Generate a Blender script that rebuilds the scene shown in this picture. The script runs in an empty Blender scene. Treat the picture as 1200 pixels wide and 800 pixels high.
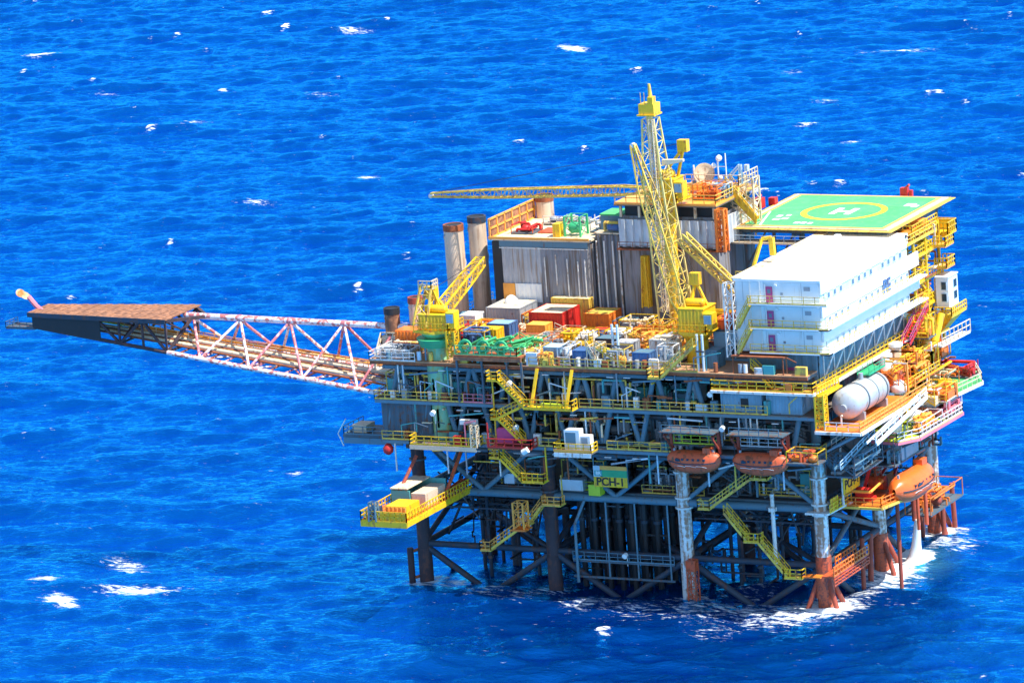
import bpy, math, random
import numpy as np
from mathutils import Vector, Matrix, Euler
S = bpy.context.scene
COL = S.collection
random.seed(7)
R = math.radians
V = Vector

# ------------------------------------------------------------------ materials
MATS = {}
def paint(name, col, rough=.5, rust=0., rcol=(.16, .055, .02), streak=.5, metal=0., var=.18, scale=.35, dirt=None):
    """painted steel: base colour with mottling, and rust in patches and downward streaks"""
    m = bpy.data.materials.new(name); m.use_nodes = True
    nt = m.node_tree; N = nt.nodes; L = nt.links
    b = N['Principled BSDF']; b.inputs['Roughness'].default_value = rough; b.inputs['Metallic'].default_value = metal
    tc = N.new('ShaderNodeTexCoord'); oi = N.new('ShaderNodeObjectInfo')
    ad = N.new('ShaderNodeVectorMath'); ad.operation = 'ADD'
    sc_ = N.new('ShaderNodeVectorMath'); sc_.operation = 'SCALE'; sc_.inputs[3].default_value = 57.
    cx = N.new('ShaderNodeCombineXYZ')
    L.new(oi.outputs['Random'], cx.inputs[0]); L.new(oi.outputs['Random'], cx.inputs[1])
    L.new(cx.outputs[0], sc_.inputs[0]); L.new(tc.outputs['Object'], ad.inputs[0]); L.new(sc_.outputs[0], ad.inputs[1])
    n1 = N.new('ShaderNodeTexNoise'); n1.inputs['Scale'].default_value = scale; n1.inputs['Detail'].default_value = 6; n1.inputs['Roughness'].default_value = .65
    L.new(ad.outputs[0], n1.inputs['Vector'])
    mp = N.new('ShaderNodeMapping'); mp.inputs['Scale'].default_value = (2.2, 2.2, .16)
    L.new(ad.outputs[0], mp.inputs['Vector'])
    n2 = N.new('ShaderNodeTexNoise'); n2.inputs['Scale'].default_value = 1.0; n2.inputs['Detail'].default_value = 5
    L.new(mp.outputs[0], n2.inputs['Vector'])
    mr = N.new('ShaderNodeMapRange'); mr.inputs[1].default_value = .3; mr.inputs[2].default_value = .7
    mr.inputs[3].default_value = 1 - var; mr.inputs[4].default_value = 1 + var
    L.new(n1.outputs['Fac'], mr.inputs[0])
    mu = N.new('ShaderNodeVectorMath'); mu.operation = 'SCALE'; mu.inputs[0].default_value = col
    L.new(mr.outputs[0], mu.inputs[3])
    last = mu.outputs[0]
    if rust > 0:
        rust = min(.75, rust*1.3)
        mx = N.new('ShaderNodeMath'); mx.operation = 'MULTIPLY_ADD'; mx.inputs[1].default_value = streak; 
        L.new(n2.outputs['Fac'], mx.inputs[0])
        n3 = N.new('ShaderNodeTexNoise'); n3.inputs['Scale'].default_value = scale * 4; n3.inputs['Detail'].default_value = 5
        L.new(ad.outputs[0], n3.inputs['Vector'])
        m2 = N.new('ShaderNodeMath'); m2.operation = 'MULTIPLY'; m2.inputs[1].default_value = 1 - streak
        L.new(n3.outputs['Fac'], m2.inputs[0]); L.new(m2.outputs[0], mx.inputs[2])
        rr = N.new('ShaderNodeMapRange'); th = .68 - .32 * rust
        rr.inputs[1].default_value = th; rr.inputs[2].default_value = th + .1; rr.inputs[3].default_value = 0; rr.inputs[4].default_value = min(1, .55 + rust * .6)
        L.new(mx.outputs[0], rr.inputs[0])
        mix = N.new('ShaderNodeMix'); mix.data_type = 'RGBA'
        mix.inputs['B'].default_value = (*rcol, 1)
        L.new(rr.outputs[0], mix.inputs['Factor']); L.new(last, mix.inputs['A'])
        last = mix.outputs['Result']
    L.new(last, b.inputs['Base Color'])
    MATS[name] = m
    return m

paint('yellow', (.8, .5, .012), .5, .36, (.38, .14, .04), var=.2)
paint('yellow_worn', (.74, .5, .07), .6, .42, (.4, .2, .07), var=.22)
paint('lime', (.5, .62, .03), .5, .2)
paint('orange', (.78, .2, .02), .5, .36, (.35, .1, .04))
paint('orange_light', (.9, .38, .06), .4, .12, (.5, .2, .05))
paint('red', (.55, .025, .02), .5, .3, (.2, .04, .03))
paint('redorange', (.62, .1, .03), .5, .4)
paint('pink', (.75, .2, .24), .5, .15)
paint('magenta', (.45, .06, .2), .5, .1)
paint('white', (.8, .81, .79), .5, .1, (.45, .33, .22), var=.05)
paint('white_worn', (.74, .73, .69), .55, .38, (.34, .19, .1), var=.08)
paint('whitered', (.8, .74, .72), .5, .32, (.42, .07, .05), streak=.1, scale=.6)
paint('cream', (.74, .6, .4), .6, .35, (.38, .2, .1))
paint('beige', (.62, .5, .36), .7, .25, (.36, .2, .1))
paint('brown', (.36, .16, .08), .8, .6, (.2, .09, .05), streak=.25, var=.3)
paint('rust', (.24, .07, .03), .8, .5, (.36, .1, .03))
paint('rustred', (.34, .06, .03), .7, .4, (.16, .05, .03))
paint('grey', (.3, .33, .36), .55, .25, var=.12)
paint('bluegrey', (.1, .2, .26), .55, .28, var=.12)
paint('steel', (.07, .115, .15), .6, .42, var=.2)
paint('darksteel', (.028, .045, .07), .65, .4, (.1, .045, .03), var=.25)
paint('black', (.018, .02, .024), .6, .25, (.05, .025, .02))
paint('grating', (.15, .14, .12), .8, .4, var=.25)
paint('deckred', (.46, .24, .12), .8, .5, (.42, .22, .12), streak=.1)
paint('teal', (.07, .34, .34), .5, .25)
paint('green', (.04, .38, .16), .5, .18)
paint('green_bright', (.07, .5, .2), .5, .3, (.25, .3, .12))
paint('pedgreen', (.25, .55, .33), .5, .42, (.42, .42, .12), streak=.5)
paint('blue', (.05, .13, .3), .55, .32)
paint('lightblue', (.22, .38, .5), .5, .25)
paint('bluewhite', (.5, .62, .7), .5, .2, (.3, .22, .16))
paint('heligreen', (.08, .48, .15), .75, .3, (.14, .38, .15), streak=.05, var=.22)
paint('shed', (.44, .44, .45), .65, .34, (.3, .23, .17), streak=.95, scale=.5)
paint('shedlight', (.55, .6, .64), .6, .3, (.25, .16, .11), streak=.95)
paint('sheddark', (.25, .25, .27), .7, .42, (.17, .13, .1), streak=.95)
paint('lqwall', (.68, .75, .76), .5, .16, (.44, .4, .34), streak=.9, var=.07)
paint('tanksilver', (.46, .49, .5), .42, .3, (.3, .24, .18), metal=.2)
paint('legwhite', (.72, .74, .72), .55, .6, (.36, .2, .12), streak=.6, scale=.5)
paint('legred', (.5, .1, .04), .7, .5, (.16, .05, .04), streak=.4, scale=.9)
paint('boatorange', (.78, .14, .02), .35, .2, (.45, .1, .03))
paint('towerpaint', (.8, .64, .2), .5, .35, (.5, .38, .2))
paint('boomred', (.6, .17, .18), .55, .42, (.8, .6, .58), streak=.1, scale=.4)
paint('boomwhite', (.82, .74, .72), .5, .5, (.55, .12, .1), streak=.1, scale=.45)
paint('pipebrown', (.6, .42, .2), .6, .5, (.35, .16, .08))
paint('seam', (.35, .4, .42), .6, 0)
paint('glass', (.03, .06, .08), .08, 0)
paint('paleglass', (.15, .23, .28), .15, 0)
paint('darkrust', (.05, .032, .038), .75, .4, (.13, .05, .035))
paint('windowblue', (.56, .68, .73), .4, .1, (.5, .5, .45))
paint('stackmat', (.66, .51, .37), .65, .4, (.42, .27, .18), streak=.75, scale=.4)

def flame_mat():
    m = bpy.data.materials.new('flame'); m.use_nodes = True
    N = m.node_tree.nodes; L = m.node_tree.links; N.clear()
    o = N.new('ShaderNodeOutputMaterial'); e = N.new('ShaderNodeEmission')
    n = N.new('ShaderNodeTexNoise'); n.inputs['Scale'].default_value = 1.1; n.inputs['Detail'].default_value = 4
    tc = N.new('ShaderNodeTexCoord'); L.new(tc.outputs['Object'], n.inputs['Vector'])
    r = N.new('ShaderNodeValToRGB'); r.color_ramp.elements[0].color = (1, .28, .1, 1); r.color_ramp.elements[1].color = (1, .72, .42, 1)
    r.color_ramp.elements[0].position = .38; r.color_ramp.elements[1].position = .6
    L.new(n.outputs['Fac'], r.inputs[0]); L.new(r.outputs[0], e.inputs[0]); e.inputs[1].default_value = 1.0
    L.new(e.outputs[0], o.inputs[0]); MATS['flame'] = m
flame_mat()

# ------------------------------------------------------------------ mesh builder (world coordinates)
def frame(d):
    d = d.normalized(); up = V((0, 0, 1)) if abs(d.z) < .95 else V((0, 1, 0))
    s = d.cross(up).normalized(); return s, s.cross(d).normalized()
class MB:
    def __init__(s): s.v = []; s.f = []; s.smooth = set()
    def quadbox(s, c):
        n = len(s.v); s.v += [tuple(p) for p in c]
        s.f += [(n, n+3, n+2, n+1), (n+4, n+5, n+6, n+7), (n, n+1, n+5, n+4), (n+1, n+2, n+6, n+5), (n+2, n+3, n+7, n+6), (n+3, n, n+4, n+7)]
        return s
    def box(s, x0, x1, y0, y1, z0, z1):
        return s.quadbox([(x0, y0, z0), (x1, y0, z0), (x1, y1, z0), (x0, y1, z0), (x0, y0, z1), (x1, y0, z1), (x1, y1, z1), (x0, y1, z1)])
    def beam(s, p, q, w=.1, h=None):
        p = V(p); q = V(q); h = h or w
        a, b = frame(q - p); a = a * w / 2; b = b * h / 2
        return s.quadbox([p-a-b, p+a-b, p+a+b, p-a+b, q-a-b, q+a-b, q+a+b, q-a+b])
    def poly(s, pts, r=.1, sq=True):
        for i in range(len(pts) - 1):
            if sq: s.beam(pts[i], pts[i+1], r)
            else: s.cyl(pts[i], pts[i+1], r, 7)
        return s
    def cyl(s, p, q, r, n=10, r2=None, caps=True):
        p = V(p); q = V(q); r2 = r if r2 is None else r2
        a, b = frame(q - p); k = len(s.v)
        for i in range(n):
            t = 2 * math.pi * i / n; d = a * math.cos(t) + b * math.sin(t)
            s.v.append(tuple(p + d * r)); s.v.append(tuple(q + d * r2))
        for i in range(n):
            j = (i + 1) % n; s.smooth.add(len(s.f)); s.f.append((k+2*i, k+2*i+1, k+2*j+1, k+2*j))
        if caps:
            s.f.append(tuple(k+2*i for i in range(n))); s.f.append(tuple(k+2*i+1 for i in reversed(range(n))))
        return s
    def revolve(s, p, q, prof, n=16):
        """prof: list of (t along p->q in metres, radius)"""
        p = V(p); q = V(q); d = (q - p).normalized(); a, b = frame(d); k = len(s.v)
        for (t, r) in prof:
            for i in range(n):
                g = 2 * math.pi * i / n
                s.v.append(tuple(p + d * t + (a * math.cos(g) + b * math.sin(g)) * max(r, 1e-3)))
        for j in range(len(prof) - 1):
            for i in range(n):
                i2 = (i + 1) % n; s.smooth.add(len(s.f))
                s.f.append((k+j*n+i, k+(j+1)*n+i, k+(j+1)*n+i2, k+j*n+i2))
        s.f.append(tuple(k+i for i in range(n))); m = k + (len(prof)-1)*n
        s.f.append(tuple(m+i for i in reversed(range(n))))
        return s
    def vessel(s, p, q, r, n=16):
        L = (V(q) - V(p)).length; c = r * .5
        return s.revolve(p, q, [(0, .05*r), (c*.12, r*.45), (c*.4, r*.75), (c*.75, r*.93), (c*1.1, r), (L-c*1.1, r), (L-c*.75, r*.93), (L-c*.4, r*.75), (L-c*.12, r*.45), (L, .05*r)], n)
    def plate(s, pts, z0, z1):
        n = len(pts); k = len(s.v)
        a = sum(pts[i][0]*pts[(i+1) % n][1] - pts[(i+1) % n][0]*pts[i][1] for i in range(n))
        if a < 0: pts = pts[::-1]
        s.v += [(x, y, z0) for x, y in pts] + [(x, y, z1) for x, y in pts]
        s.f.append(tuple(k+i for i in reversed(range(n)))); s.f.append(tuple(k+n+i for i in range(n)))
        for i in range(n):
            j = (i+1) % n; s.f.append((k+i, k+j, k+n+j, k+n+i))
        return s
    def rail(s, pts, h=1.1, sp=1.5, w=.075, toe=True, closed=False):
        if closed: pts = list(pts) + [pts[0]]
        for i in range(len(pts)-1):
            a = V(pts[i]); b = V(pts[i+1]); L = (b-a).length; n = max(1, round(L/sp))
            for k in range(n+1):
                p = a.lerp(b, k/n); s.beam(p, p + V((0, 0, h)), w)
            for q in (h, h*.55): s.beam(a + V((0, 0, q)), b + V((0, 0, q)), w)
            if toe: s.beam(a + V((0, 0, .1)), b + V((0, 0, .1)), .03, .18)
        return s
    def lattice(s, p, q, w0, w1, n, rc=.09, rb=.055, h0=None, h1=None, braces=True, chords=True):
        p = V(p); q = V(q); a, b = frame(q-p); h0 = h0 or w0; h1 = h1 or w1
        def c(t, i):
            w = w0 + (w1-w0)*t; h = h0 + (h1-h0)*t
            sx, sy = ((-1, -1), (1, -1), (1, 1), (-1, 1))[i % 4]
            return p.lerp(q, t) + a*sx*w/2 + b*sy*h/2
        if chords:
            for i in range(4): s.beam(c(0, i), c(1, i), rc*2)
        if braces:
            for k in range(n):
                t0 = k/n; t1 = (k+1)/n
                for i in range(4):
                    if k % 2: s.beam(c(t0, i), c(t1, i+1), rb*1.4)
                    else: s.beam(c(t0, i+1), c(t1, i), rb*1.4)
                    s.beam(c(t1, i), c(t1, i+1), rb*1.4)
        return s
    def corr(s, p, q, z0, z1, per=.8, d=.15, nrm=None):
        """corrugated (trapezoid) sheet from p to q (xy), between z0 and z1, 0.1 m thick"""
        p = V((*p, 0)); q = V((*q, 0)); L = (q-p).length; u = (q-p)/L; n = V((u.y, -u.x, 0))
        N = max(2, round(L/per)); st = L/N; k = len(s.v); pr = []
        for i in range(N):
            for t, o in ((0, 0), (.35, 0), (.5, 1), (.85, 1)): pr.append((st*(i+t), o*d))
        pr.append((L, 0))
        for t, o in pr:
            w = p + u*t + n*o; w2 = p + u*t - n*.1
            s.v += [(w.x, w.y, z0), (w.x, w.y, z1), (w2.x, w2.y, z1), (w2.x, w2.y, z0)]
        for i in range(len(pr)-1):
            a = k+4*i; b = a+4
            s.f += [(a, b, b+1, a+1), (a+1, b+1, b+2, a+2), (a+2, b+2, b+3, a+3)]
        return s
    def stair(s, p, q, w=.9, side=(0, 1, 0)):
        """stringers and treads from p (bottom) to q (top); side = direction of the width"""
        p = V(p); q = V(q); sd = V(side)*w
        for o in (V((0, 0, 0)), sd): s.beam(p+o, q+o, .08, .3)
        n = max(2, int(abs(q.z-p.z)/.28))
        for k in range(n):
            a = p.lerp(q, (k+.5)/n); s.beam(a, a+sd, .26, .04)
        return s
    def stairrail(s, p, q, w=.9, side=(0, 1, 0)):
        p = V(p); q = V(q); sd = V(side)*w
        for o in (V((0, 0, 0)), sd): s.rail([p+o, q+o], 1.05, 1.2, .075, toe=False)
        return s

# ------------------------------------------------------------------ things and parts
THINGS = []
def new_mesh(name, mb, mat, org):
    me = bpy.data.meshes.new(name)
    vs = np.array(mb.v, dtype=np.float32) - np.array(org, dtype=np.float32)
    me.from_pydata(vs.tolist(), [], mb.f)
    if mb.smooth:
        fl = np.zeros(len(me.polygons), dtype=bool); fl[list(mb.smooth)] = True
        me.polygons.foreach_set('use_smooth', fl)
        for i in mb.smooth: pass
        me.set_sharp_from_angle(angle=R(50)) if hasattr(me, 'set_sharp_from_angle') else None
    me.materials.append(MATS[mat]); me.update()
    return bpy.data.objects.new(name, me)
def bbox_base(mbs):
    a = np.array([v for m in mbs for v in m.v])
    return ((a[:, 0].min()+a[:, 0].max())/2, (a[:, 1].min()+a[:, 1].max())/2, a[:, 2].min())
class Th:
    """one thing: an Empty at its base and its part meshes; a single mesh when it has one part"""
    def __init__(s, name, label, cat, group=None, single=None):
        s.name, s.label, s.cat, s.group = name, label, cat, group
        s.parts = []; s.single = None
        if single: s.single = MB(); s.smat = single
        THINGS.append(s)
    def p(s, name, mat, parent=None, label=None):
        m = MB(); m.pname = name; m.mat = mat; m.par = parent; m.lab = label; s.parts.append(m); return m
    def build(s):
        if s.single is not None and not s.parts:
            org = bbox_base([s.single]); o = new_mesh(s.name, s.single, s.smat, org); o.location = org
            COL.objects.link(o); s.root = o
        else:
            s.parts = [m for m in s.parts if m.v]
            org = bbox_base(s.parts); o = bpy.data.objects.new(s.name, None); o.location = org; o.empty_display_size = .5
            COL.objects.link(o); s.root = o
            for m in s.parts:
                c = new_mesh(m.pname, m, m.mat, org); COL.objects.link(c)
                c.parent = m.par.ob if m.par is not None else o
                m.ob = c
                if m.lab: c['label'] = m.lab
        o['label'] = s.label; o['category'] = s.cat
        if s.group: o['group'] = s.group
        return o
def one(name, label, cat, mat, group=None):
    t = Th(name, label, cat, group, single=mat); return t.single
def kids(o): return [c for c in bpy.data.objects if c.parent == o]
def shift(sub, d):
    for t in THINGS:
        if sub in t.label:
            for m in (t.parts or [t.single]): m.v = [(a+d[0], b+d[1], c+d[2]) for a, b, c in m.v]
            return
    raise ValueError(sub)
def copy_tree(o, parent=None, loc=None, label=None):
    c = o.copy(); COL.objects.link(c)
    if parent: c.parent = parent
    if loc is not None: c.location = loc
    if label: c['label'] = label
    for k in kids(o): copy_tree(k, c)
    return c
def text_mesh(txt, size, loc, rot, depth=.04, bold=0.):
    cu = bpy.data.curves.new('lettering', 'FONT'); cu.body = txt; cu.size = size; cu.extrude = depth; cu.align_x = 'CENTER'; cu.align_y = 'CENTER'; cu.offset = bold
    ob = bpy.data.objects.new('tmp', cu); COL.objects.link(ob); ob.location = loc; ob.rotation_euler = rot
    dg = bpy.context.evaluated_depsgraph_get(); me = bpy.data.meshes.new_from_object(ob.evaluated_get(dg)); me.transform(Matrix.LocRotScale(V(loc), Euler(rot), None))
    b = MB(); b.v = [tuple(v.co) for v in me.vertices]; b.f = [tuple(p.vertices) for p in me.polygons]
    bpy.data.objects.remove(ob); return b
CAMP = (248.301967, -559.089219, 170.078079, -0.47708542, 0.215902068, -0.0741681134, 6030.16742)
AFTER = []
# ================================================================== substructure
LX = (0, -18.4, -37, -55.4); LY = (0, 18, 36)
t = Th('jacket', 'steel jacket of twelve thick legs and tubular braces standing in the sea', 'jacket')
for i, x in enumerate(LX):
    for j, y in enumerate(LY):
        fr = (j == 0); wet = 6.4 if (i == 0 and j == 0) else 4.6
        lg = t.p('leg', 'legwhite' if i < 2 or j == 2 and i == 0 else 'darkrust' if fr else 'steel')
        lg.cyl((x, y, wet-.6), (x, y, 20.2), .86, 18)
        sl = t.p('splash_sleeve', 'legred' if (i == 0) else 'legwhite' if (i == 1 and fr) else 'darkrust', parent=lg)
        sl.cyl((x, y, -9), (x, y, wet), .98 if i == 0 else .92, 18)
        if i == 0 and fr: sl.cyl((x, y, 1.2), (x, y, 4.), 1.22, 18, 1.02)
        for z in (11.6, 12.9, 16.2): t.p('collar', 'white_worn' if i < 2 else 'steel', parent=lg).cyl((x, y, z), (x, y, z+.22), 1.12, 18)
        if i == 0:
            for dx, dy in ((2.1, -1.2), (-2.1, -1.2), (1.6, 2.2), (-1.6, 2.2)):
                t.p('pile_strut', 'rustred').cyl((x+.3*dx, y+.3*dy, 3.6), (x+dx*1.25, y+dy*1.25, -2), .32, 10)
def brace(p, q, r=.36, mat='bluegrey'): t.p('brace', mat).cyl(p, q, r, 10, caps=False)
for z, r in ((12.3, .5), (5.2, .4)):
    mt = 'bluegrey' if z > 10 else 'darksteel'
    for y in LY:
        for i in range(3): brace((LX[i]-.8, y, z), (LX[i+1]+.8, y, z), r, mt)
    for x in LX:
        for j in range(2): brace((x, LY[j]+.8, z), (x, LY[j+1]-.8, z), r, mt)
for y in (0, 18, 36):
    for i in range(3):
        a, b_ = LX[i], LX[i+1]; m_ = (a+b_)/2
        if i: brace((a, y, 19.8), (m_, y, 12.6), .32); brace((b_, y, 19.8), (m_, y, 12.6), .32)
        else: brace((m_, y, 19.4), (a-.5, y, 12.7), .32); brace((m_, y, 19.4), (b_+.5, y, 12.7), .32)
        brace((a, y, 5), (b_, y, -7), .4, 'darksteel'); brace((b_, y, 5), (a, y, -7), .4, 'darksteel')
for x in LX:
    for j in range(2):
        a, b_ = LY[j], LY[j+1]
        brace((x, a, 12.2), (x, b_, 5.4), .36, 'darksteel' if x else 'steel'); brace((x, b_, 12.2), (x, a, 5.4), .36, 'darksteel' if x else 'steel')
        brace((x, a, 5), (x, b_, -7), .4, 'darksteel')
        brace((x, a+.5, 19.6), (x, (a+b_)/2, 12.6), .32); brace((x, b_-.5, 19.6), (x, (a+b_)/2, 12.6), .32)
for i in range(3):
    for j in range(2): brace((LX[i], LY[j], 5.2), (LX[i+1], LY[j+1], 5.2), .34, 'darksteel')

t = Th('boat_fender', 'rusty tube fender beside the leftmost front leg at the waterline', 'fender')
f_ = t.p('fender_post', 'darkrust'); f_.cyl((-57.2, -.6, -3), (-57.2, -.6, 4.6), .42, 12)
for z in (4.1, .6): t.p('fender_arm', 'rust').cyl((-57.2, -.6, z), (-56.1, -.1, z+.3), .2, 8)
t = Th('boat_fender', 'rust red tube fender leaning in front of the middle right leg', 'fender')
f_ = t.p('fender_post', 'rustred'); f_.cyl((.2, 13.5, -3), (.2, 14.4, 5.4), .36, 12); f_.cyl((1.2, 9, -3), (1.2, 9.4, 6.2), .3, 10)
t.p('fender_arm', 'rustred').cyl((.2, 14.3, 4.8), (.1, 17.2, 4.9), .2, 8)
t = Th('boat_fender', 'pair of rust red tubes outside the far right leg', 'fender')
for dx, dy in ((1.9, -1.5), (2.3, 1.4), (-.6, -3)): t.p('fender_post', 'rustred').cyl((dx, 36+dy, -3), (dx*.9, 36+dy*.9, 6.2), .33, 10)
t.p('fender_arm', 'rustred').cyl((1.9, 34.4, 5.6), (.4, 35.6, 5.9), .2, 8)

t0 = Th('well_conductor', 'dark vertical well tube in the forest of tubes under the decks', 'well tube', 'dark well tubes running down into the sea')
for nm in ('tube',): t0.p('tube', 'black').cyl((-34.4, 3.4, -6), (-34.4, 3.4, 19.9), .36, 12)
for z in (3, 8.4, 14): t0.p('clamp', 'darksteel').cyl((-34.4, 3.4, z), (-34.4, 3.4, z+.4), .5, 12)
def more_wells():
    o = t0.root
    for i in range(7):
        for j in range(4):
            if i == j == 0: continue
            copy_tree(o, loc=o.location+V((i*1.75+.2*(j % 2), j*2.1, 0)))
AFTER.append(more_wells)

t1 = Th('riser', 'slim dark riser pipe among the braces beneath the cellar deck', 'riser pipe', 'dark riser pipes among the jacket braces')
t1.p('tube', 'darksteel').cyl((-50, 6, -6), (-50, 6, 13), .24, 10)
for z in (2.5, 7.6, 11.2): t1.p('clamp', 'steel').cyl((-50, 6, z), (-50, 6, z+.3), .4, 10)
RS = [(-48.2, 4.2), (-46.5, 9), (-44, 14), (-42, 5.5), (-41, 21), (-52, 15), (-50, 24), (-46, 28), (-39.5, 30), (-34, 22), (-30, 26), (-26, 21), (-22, 29), (-17, 10), (-15.2, 14.5), (-13, 22), (-11, 27.5), (-9.5, 9), (-7, 13), (-5.2, 22), (-4, 29), (-14, 6), (-11.5, 6.4), (-33, 31), (-20.5, 24), (-3.6, 9)]
def more_risers():
    o = t1.root
    for x, y in RS: copy_tree(o, loc=o.location+V((x+50, y-6, 0)))
AFTER.append(more_risers)
rd = random.Random(9)
for k, (xa, xb_, ya, yb_, z, lab) in enumerate([(-55, -38, 2, 16, 9.4, 'dark mesh of small braces at the left end under the cellar deck'), (-55, -38, 20, 34, 8, 'dark mesh of small braces at the back left under the cellar deck'), (-36, -20, 18, 34, 9, 'dark mesh of small braces behind the well tubes'), (-18, -1.5, 2, 16, 9.6, 'dark mesh of small braces between the two right front legs'), (-18, -1.5, 19, 34, 8.6, 'dark mesh of small braces at the back right under the cellar deck')]):
    t = Th('brace_mesh', lab, 'braces'); g = t.p('grid', 'darksteel')
    for i in range(7):
        x = xa+(xb_-xa)*i/6; g.beam((x, ya, z), (x, yb_, z), .2); y = ya+(yb_-ya)*i/6; g.beam((xa, y, z+.22), (xb_, y, z+.22), .2)
    for i in range(28):
        d = t.p('tie', 'darksteel')
        x = xa+(xb_-xa)*rd.random(); y = ya+(yb_-ya)*rd.random(); d.beam((x, y, z), (x+rd.random()*6-3, y+rd.random()*6-3, z+3.3 if i % 3 else z-4.4), .13+.14*rd.random())
    pl = t.p('pipework', 'steel')
    for i in range(12):
        x = xa+(xb_-xa)*rd.random()*.7; y = ya+(yb_-ya)*rd.random(); zz = z+.5+rd.random()*2.4; pl.poly([(x, y, zz), (x+2+rd.random()*5, y, zz), (x+2+rd.random()*5, y+rd.random()*3, zz-1-rd.random()*3)], .14+.16*rd.random())

t = Th('well_head_frame', 'low dark spray frame with rails across the front of the well tubes', 'frame')
a = t.p('beam', 'steel'); a.beam((-34, -.6, 4.2), (-20, -.6, 4.2), .18); a.beam((-34, -.6, 2.2), (-20, -.6, 2.2), .25)
t.p('railing', 'bluegrey').rail([(-34, -.6, 4.3), (-20, -.6, 4.3)], 1.1, 1.6)
a = t.p('hanger', 'bluegrey'); a.cyl((-33.3, -.9, 1.5), (-33.3, -.9, 9), .2, 8); a.cyl((-33.3, -.9, 9), (-32, -.4, 12), .2, 8)
for x in (-29, -25, -20.5): a.cyl((x, -.6, 2.2), (x, -.6, 12), .12, 6)
b = one('caisson_cap', 'rusty ladder cage and box clamped on the second leg from the right', 'ladder cage', 'redorange')
b.lattice((-17.1, -1.6, -.5), (-17.1, -1.6, 5.4), 1.1, 1.1, 5, .06, .05); b.box(-17.6, -16.6, -2.1, -1.1, 4, 5.3)

# ================================================================== decks
def deck(name, label, z, x0, x1, y0, y1, mat, th=.45, edge='bluegrey', railing=()):
    t = Th(name, label, 'deck')
    t.p('deck_plate', mat).box(x0, x1, y0, y1, z-.12, z)
    g = t.p('girder', edge)
    n = 9
    for k in range(n+1):
        y = y0+.15+(y1-y0-.3)*k/n; g.box(x0+.01, x1-.01, y-.14, y+.14, z-.95 if k % 3 == 0 and k else z-.5, z-.125)
    h = t.p('cross_beam', 'steel'); m = int((x1-x0)/3.05)
    for k in range(m+1):
        x = x0+.12+(x1-x0-.24)*k/m; h.box(x-.1, x+.1, y0+.32, y1-.32, z-.5, z-.13)
    for (mt, pts) in railing: t.p('railing', mt).rail([(x, y, z) for x, y in pts])
    return t
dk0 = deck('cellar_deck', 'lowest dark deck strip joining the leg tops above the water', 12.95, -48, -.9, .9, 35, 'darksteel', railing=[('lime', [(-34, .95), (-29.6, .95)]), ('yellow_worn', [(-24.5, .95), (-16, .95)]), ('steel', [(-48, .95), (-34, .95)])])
dk1 = deck('lower_deck', 'lower production deck with lifeboats hung along its shaded front', 20., -57.5, 2., -5, 38, 'grating',
    railing=[('steel', [(-57.5, -1), (-57.5, 12)]), ('yellow_worn', [(-26, -5), (-17.2, -5)]), ('yellow_worn', [(-35.5, -5), (-32.6, -5)]), ('yellow_worn', [(-57.5, -5), (-52.8, -5)]), ('yellow', [(-.8, -5.), (2, -5), (2, -1.6)]), ('yellow_worn', [(-44, -5), (-41.6, -5)]), ('white_worn', [(2, 0), (2, 9)])])
dk2 = deck('middle_deck', 'middle production deck with a long shaded walkway along its front', 25.2, -58.2, 2.2, -5, 38, 'grating',
    railing=[('yellow_worn', [(-58.2, 1), (-58.2, -5), (-50.6, -5)]), ('pink', [(-45.5, -5), (-41.5, -5)]), ('yellow_worn', [(-29.4, -5), (-14, -5)]), ('yellow_worn', [(-14, -5), (-4, -5)]), ('yellow_worn', [(-50.6, -5), (-45.6, -5)])])
dk3 = deck('main_deck', 'main deck crowded with containers and machinery under the cranes', 30.2, -58.5, 1.5, -5, 38, 'deckred', edge='rust',
    railing=[('yellow_worn', [(-36, -5), (-28, -5)]), ('yellow_worn', [(-28, -5), (-13, -5)]), ('white_worn', [(-58.5, 30), (-58.5, -5), (-52, -5)])])
dkr = Th('raised_deck', 'raised rust edged deck at the front left corner carrying the green pipes', 'deck')
dkr.p('deck_plate', 'rust').box(-46.2, -36.8, -5.6, 8, 31.2, 31.42)
dkr.p('girder', 'brown').box(-46.2, -36.8, -5.66, -5.4, 30.75, 31.18)
for x in (-46, -42.5, -39, -37): dkr.p('support_post', 'steel').box(x-.12, x+.12, -5.3, -5.06, 25.3, 30.74)

def truss(label, pts_top, pts_bot, y=None, x=None, r=.34, hot=()):
    t = Th('deck_truss', label, 'truss')
    def P(a, z): return (a, y, z) if x is None else (x, a, z)
    for k, (a, b) in enumerate(zip(pts_top, pts_bot)):
        t.p('diagonal', 'bluegrey').cyl(P(a, 29.3), P(b, 20.5), r, 10, caps=False)
    mn = min(pts_top+pts_bot); mx = max(pts_top+pts_bot)
    for z in (20.6, 29.1): t.p('chord', 'bluegrey').beam(P(mn, z), P(mx, z), .42)
    return t
tp = []; bt = []
for k in range(-6, 7):
    x = -29.6+5.08*k
    tp += [x-.2, x+.2]; bt += [x-2.4, x+2.4]
tp, bt = zip(*[(a, b) for a, b in zip(tp, bt) if -57.5 < b < 1.5 and not (-9 < a < -2 )])
truss('row of slanting tubes in W shapes along the shaded front face', list(tp), list(bt), y=-3.6)
tp = []; bt = []
for k in range(7):
    y = -1+6.*k; tp += [y, y]; bt += [y-2.7, y+2.7]
truss('row of slanting tubes along the sunlit right hand face', tp[1:], bt[1:], x=1.5, r=.28)
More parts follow.
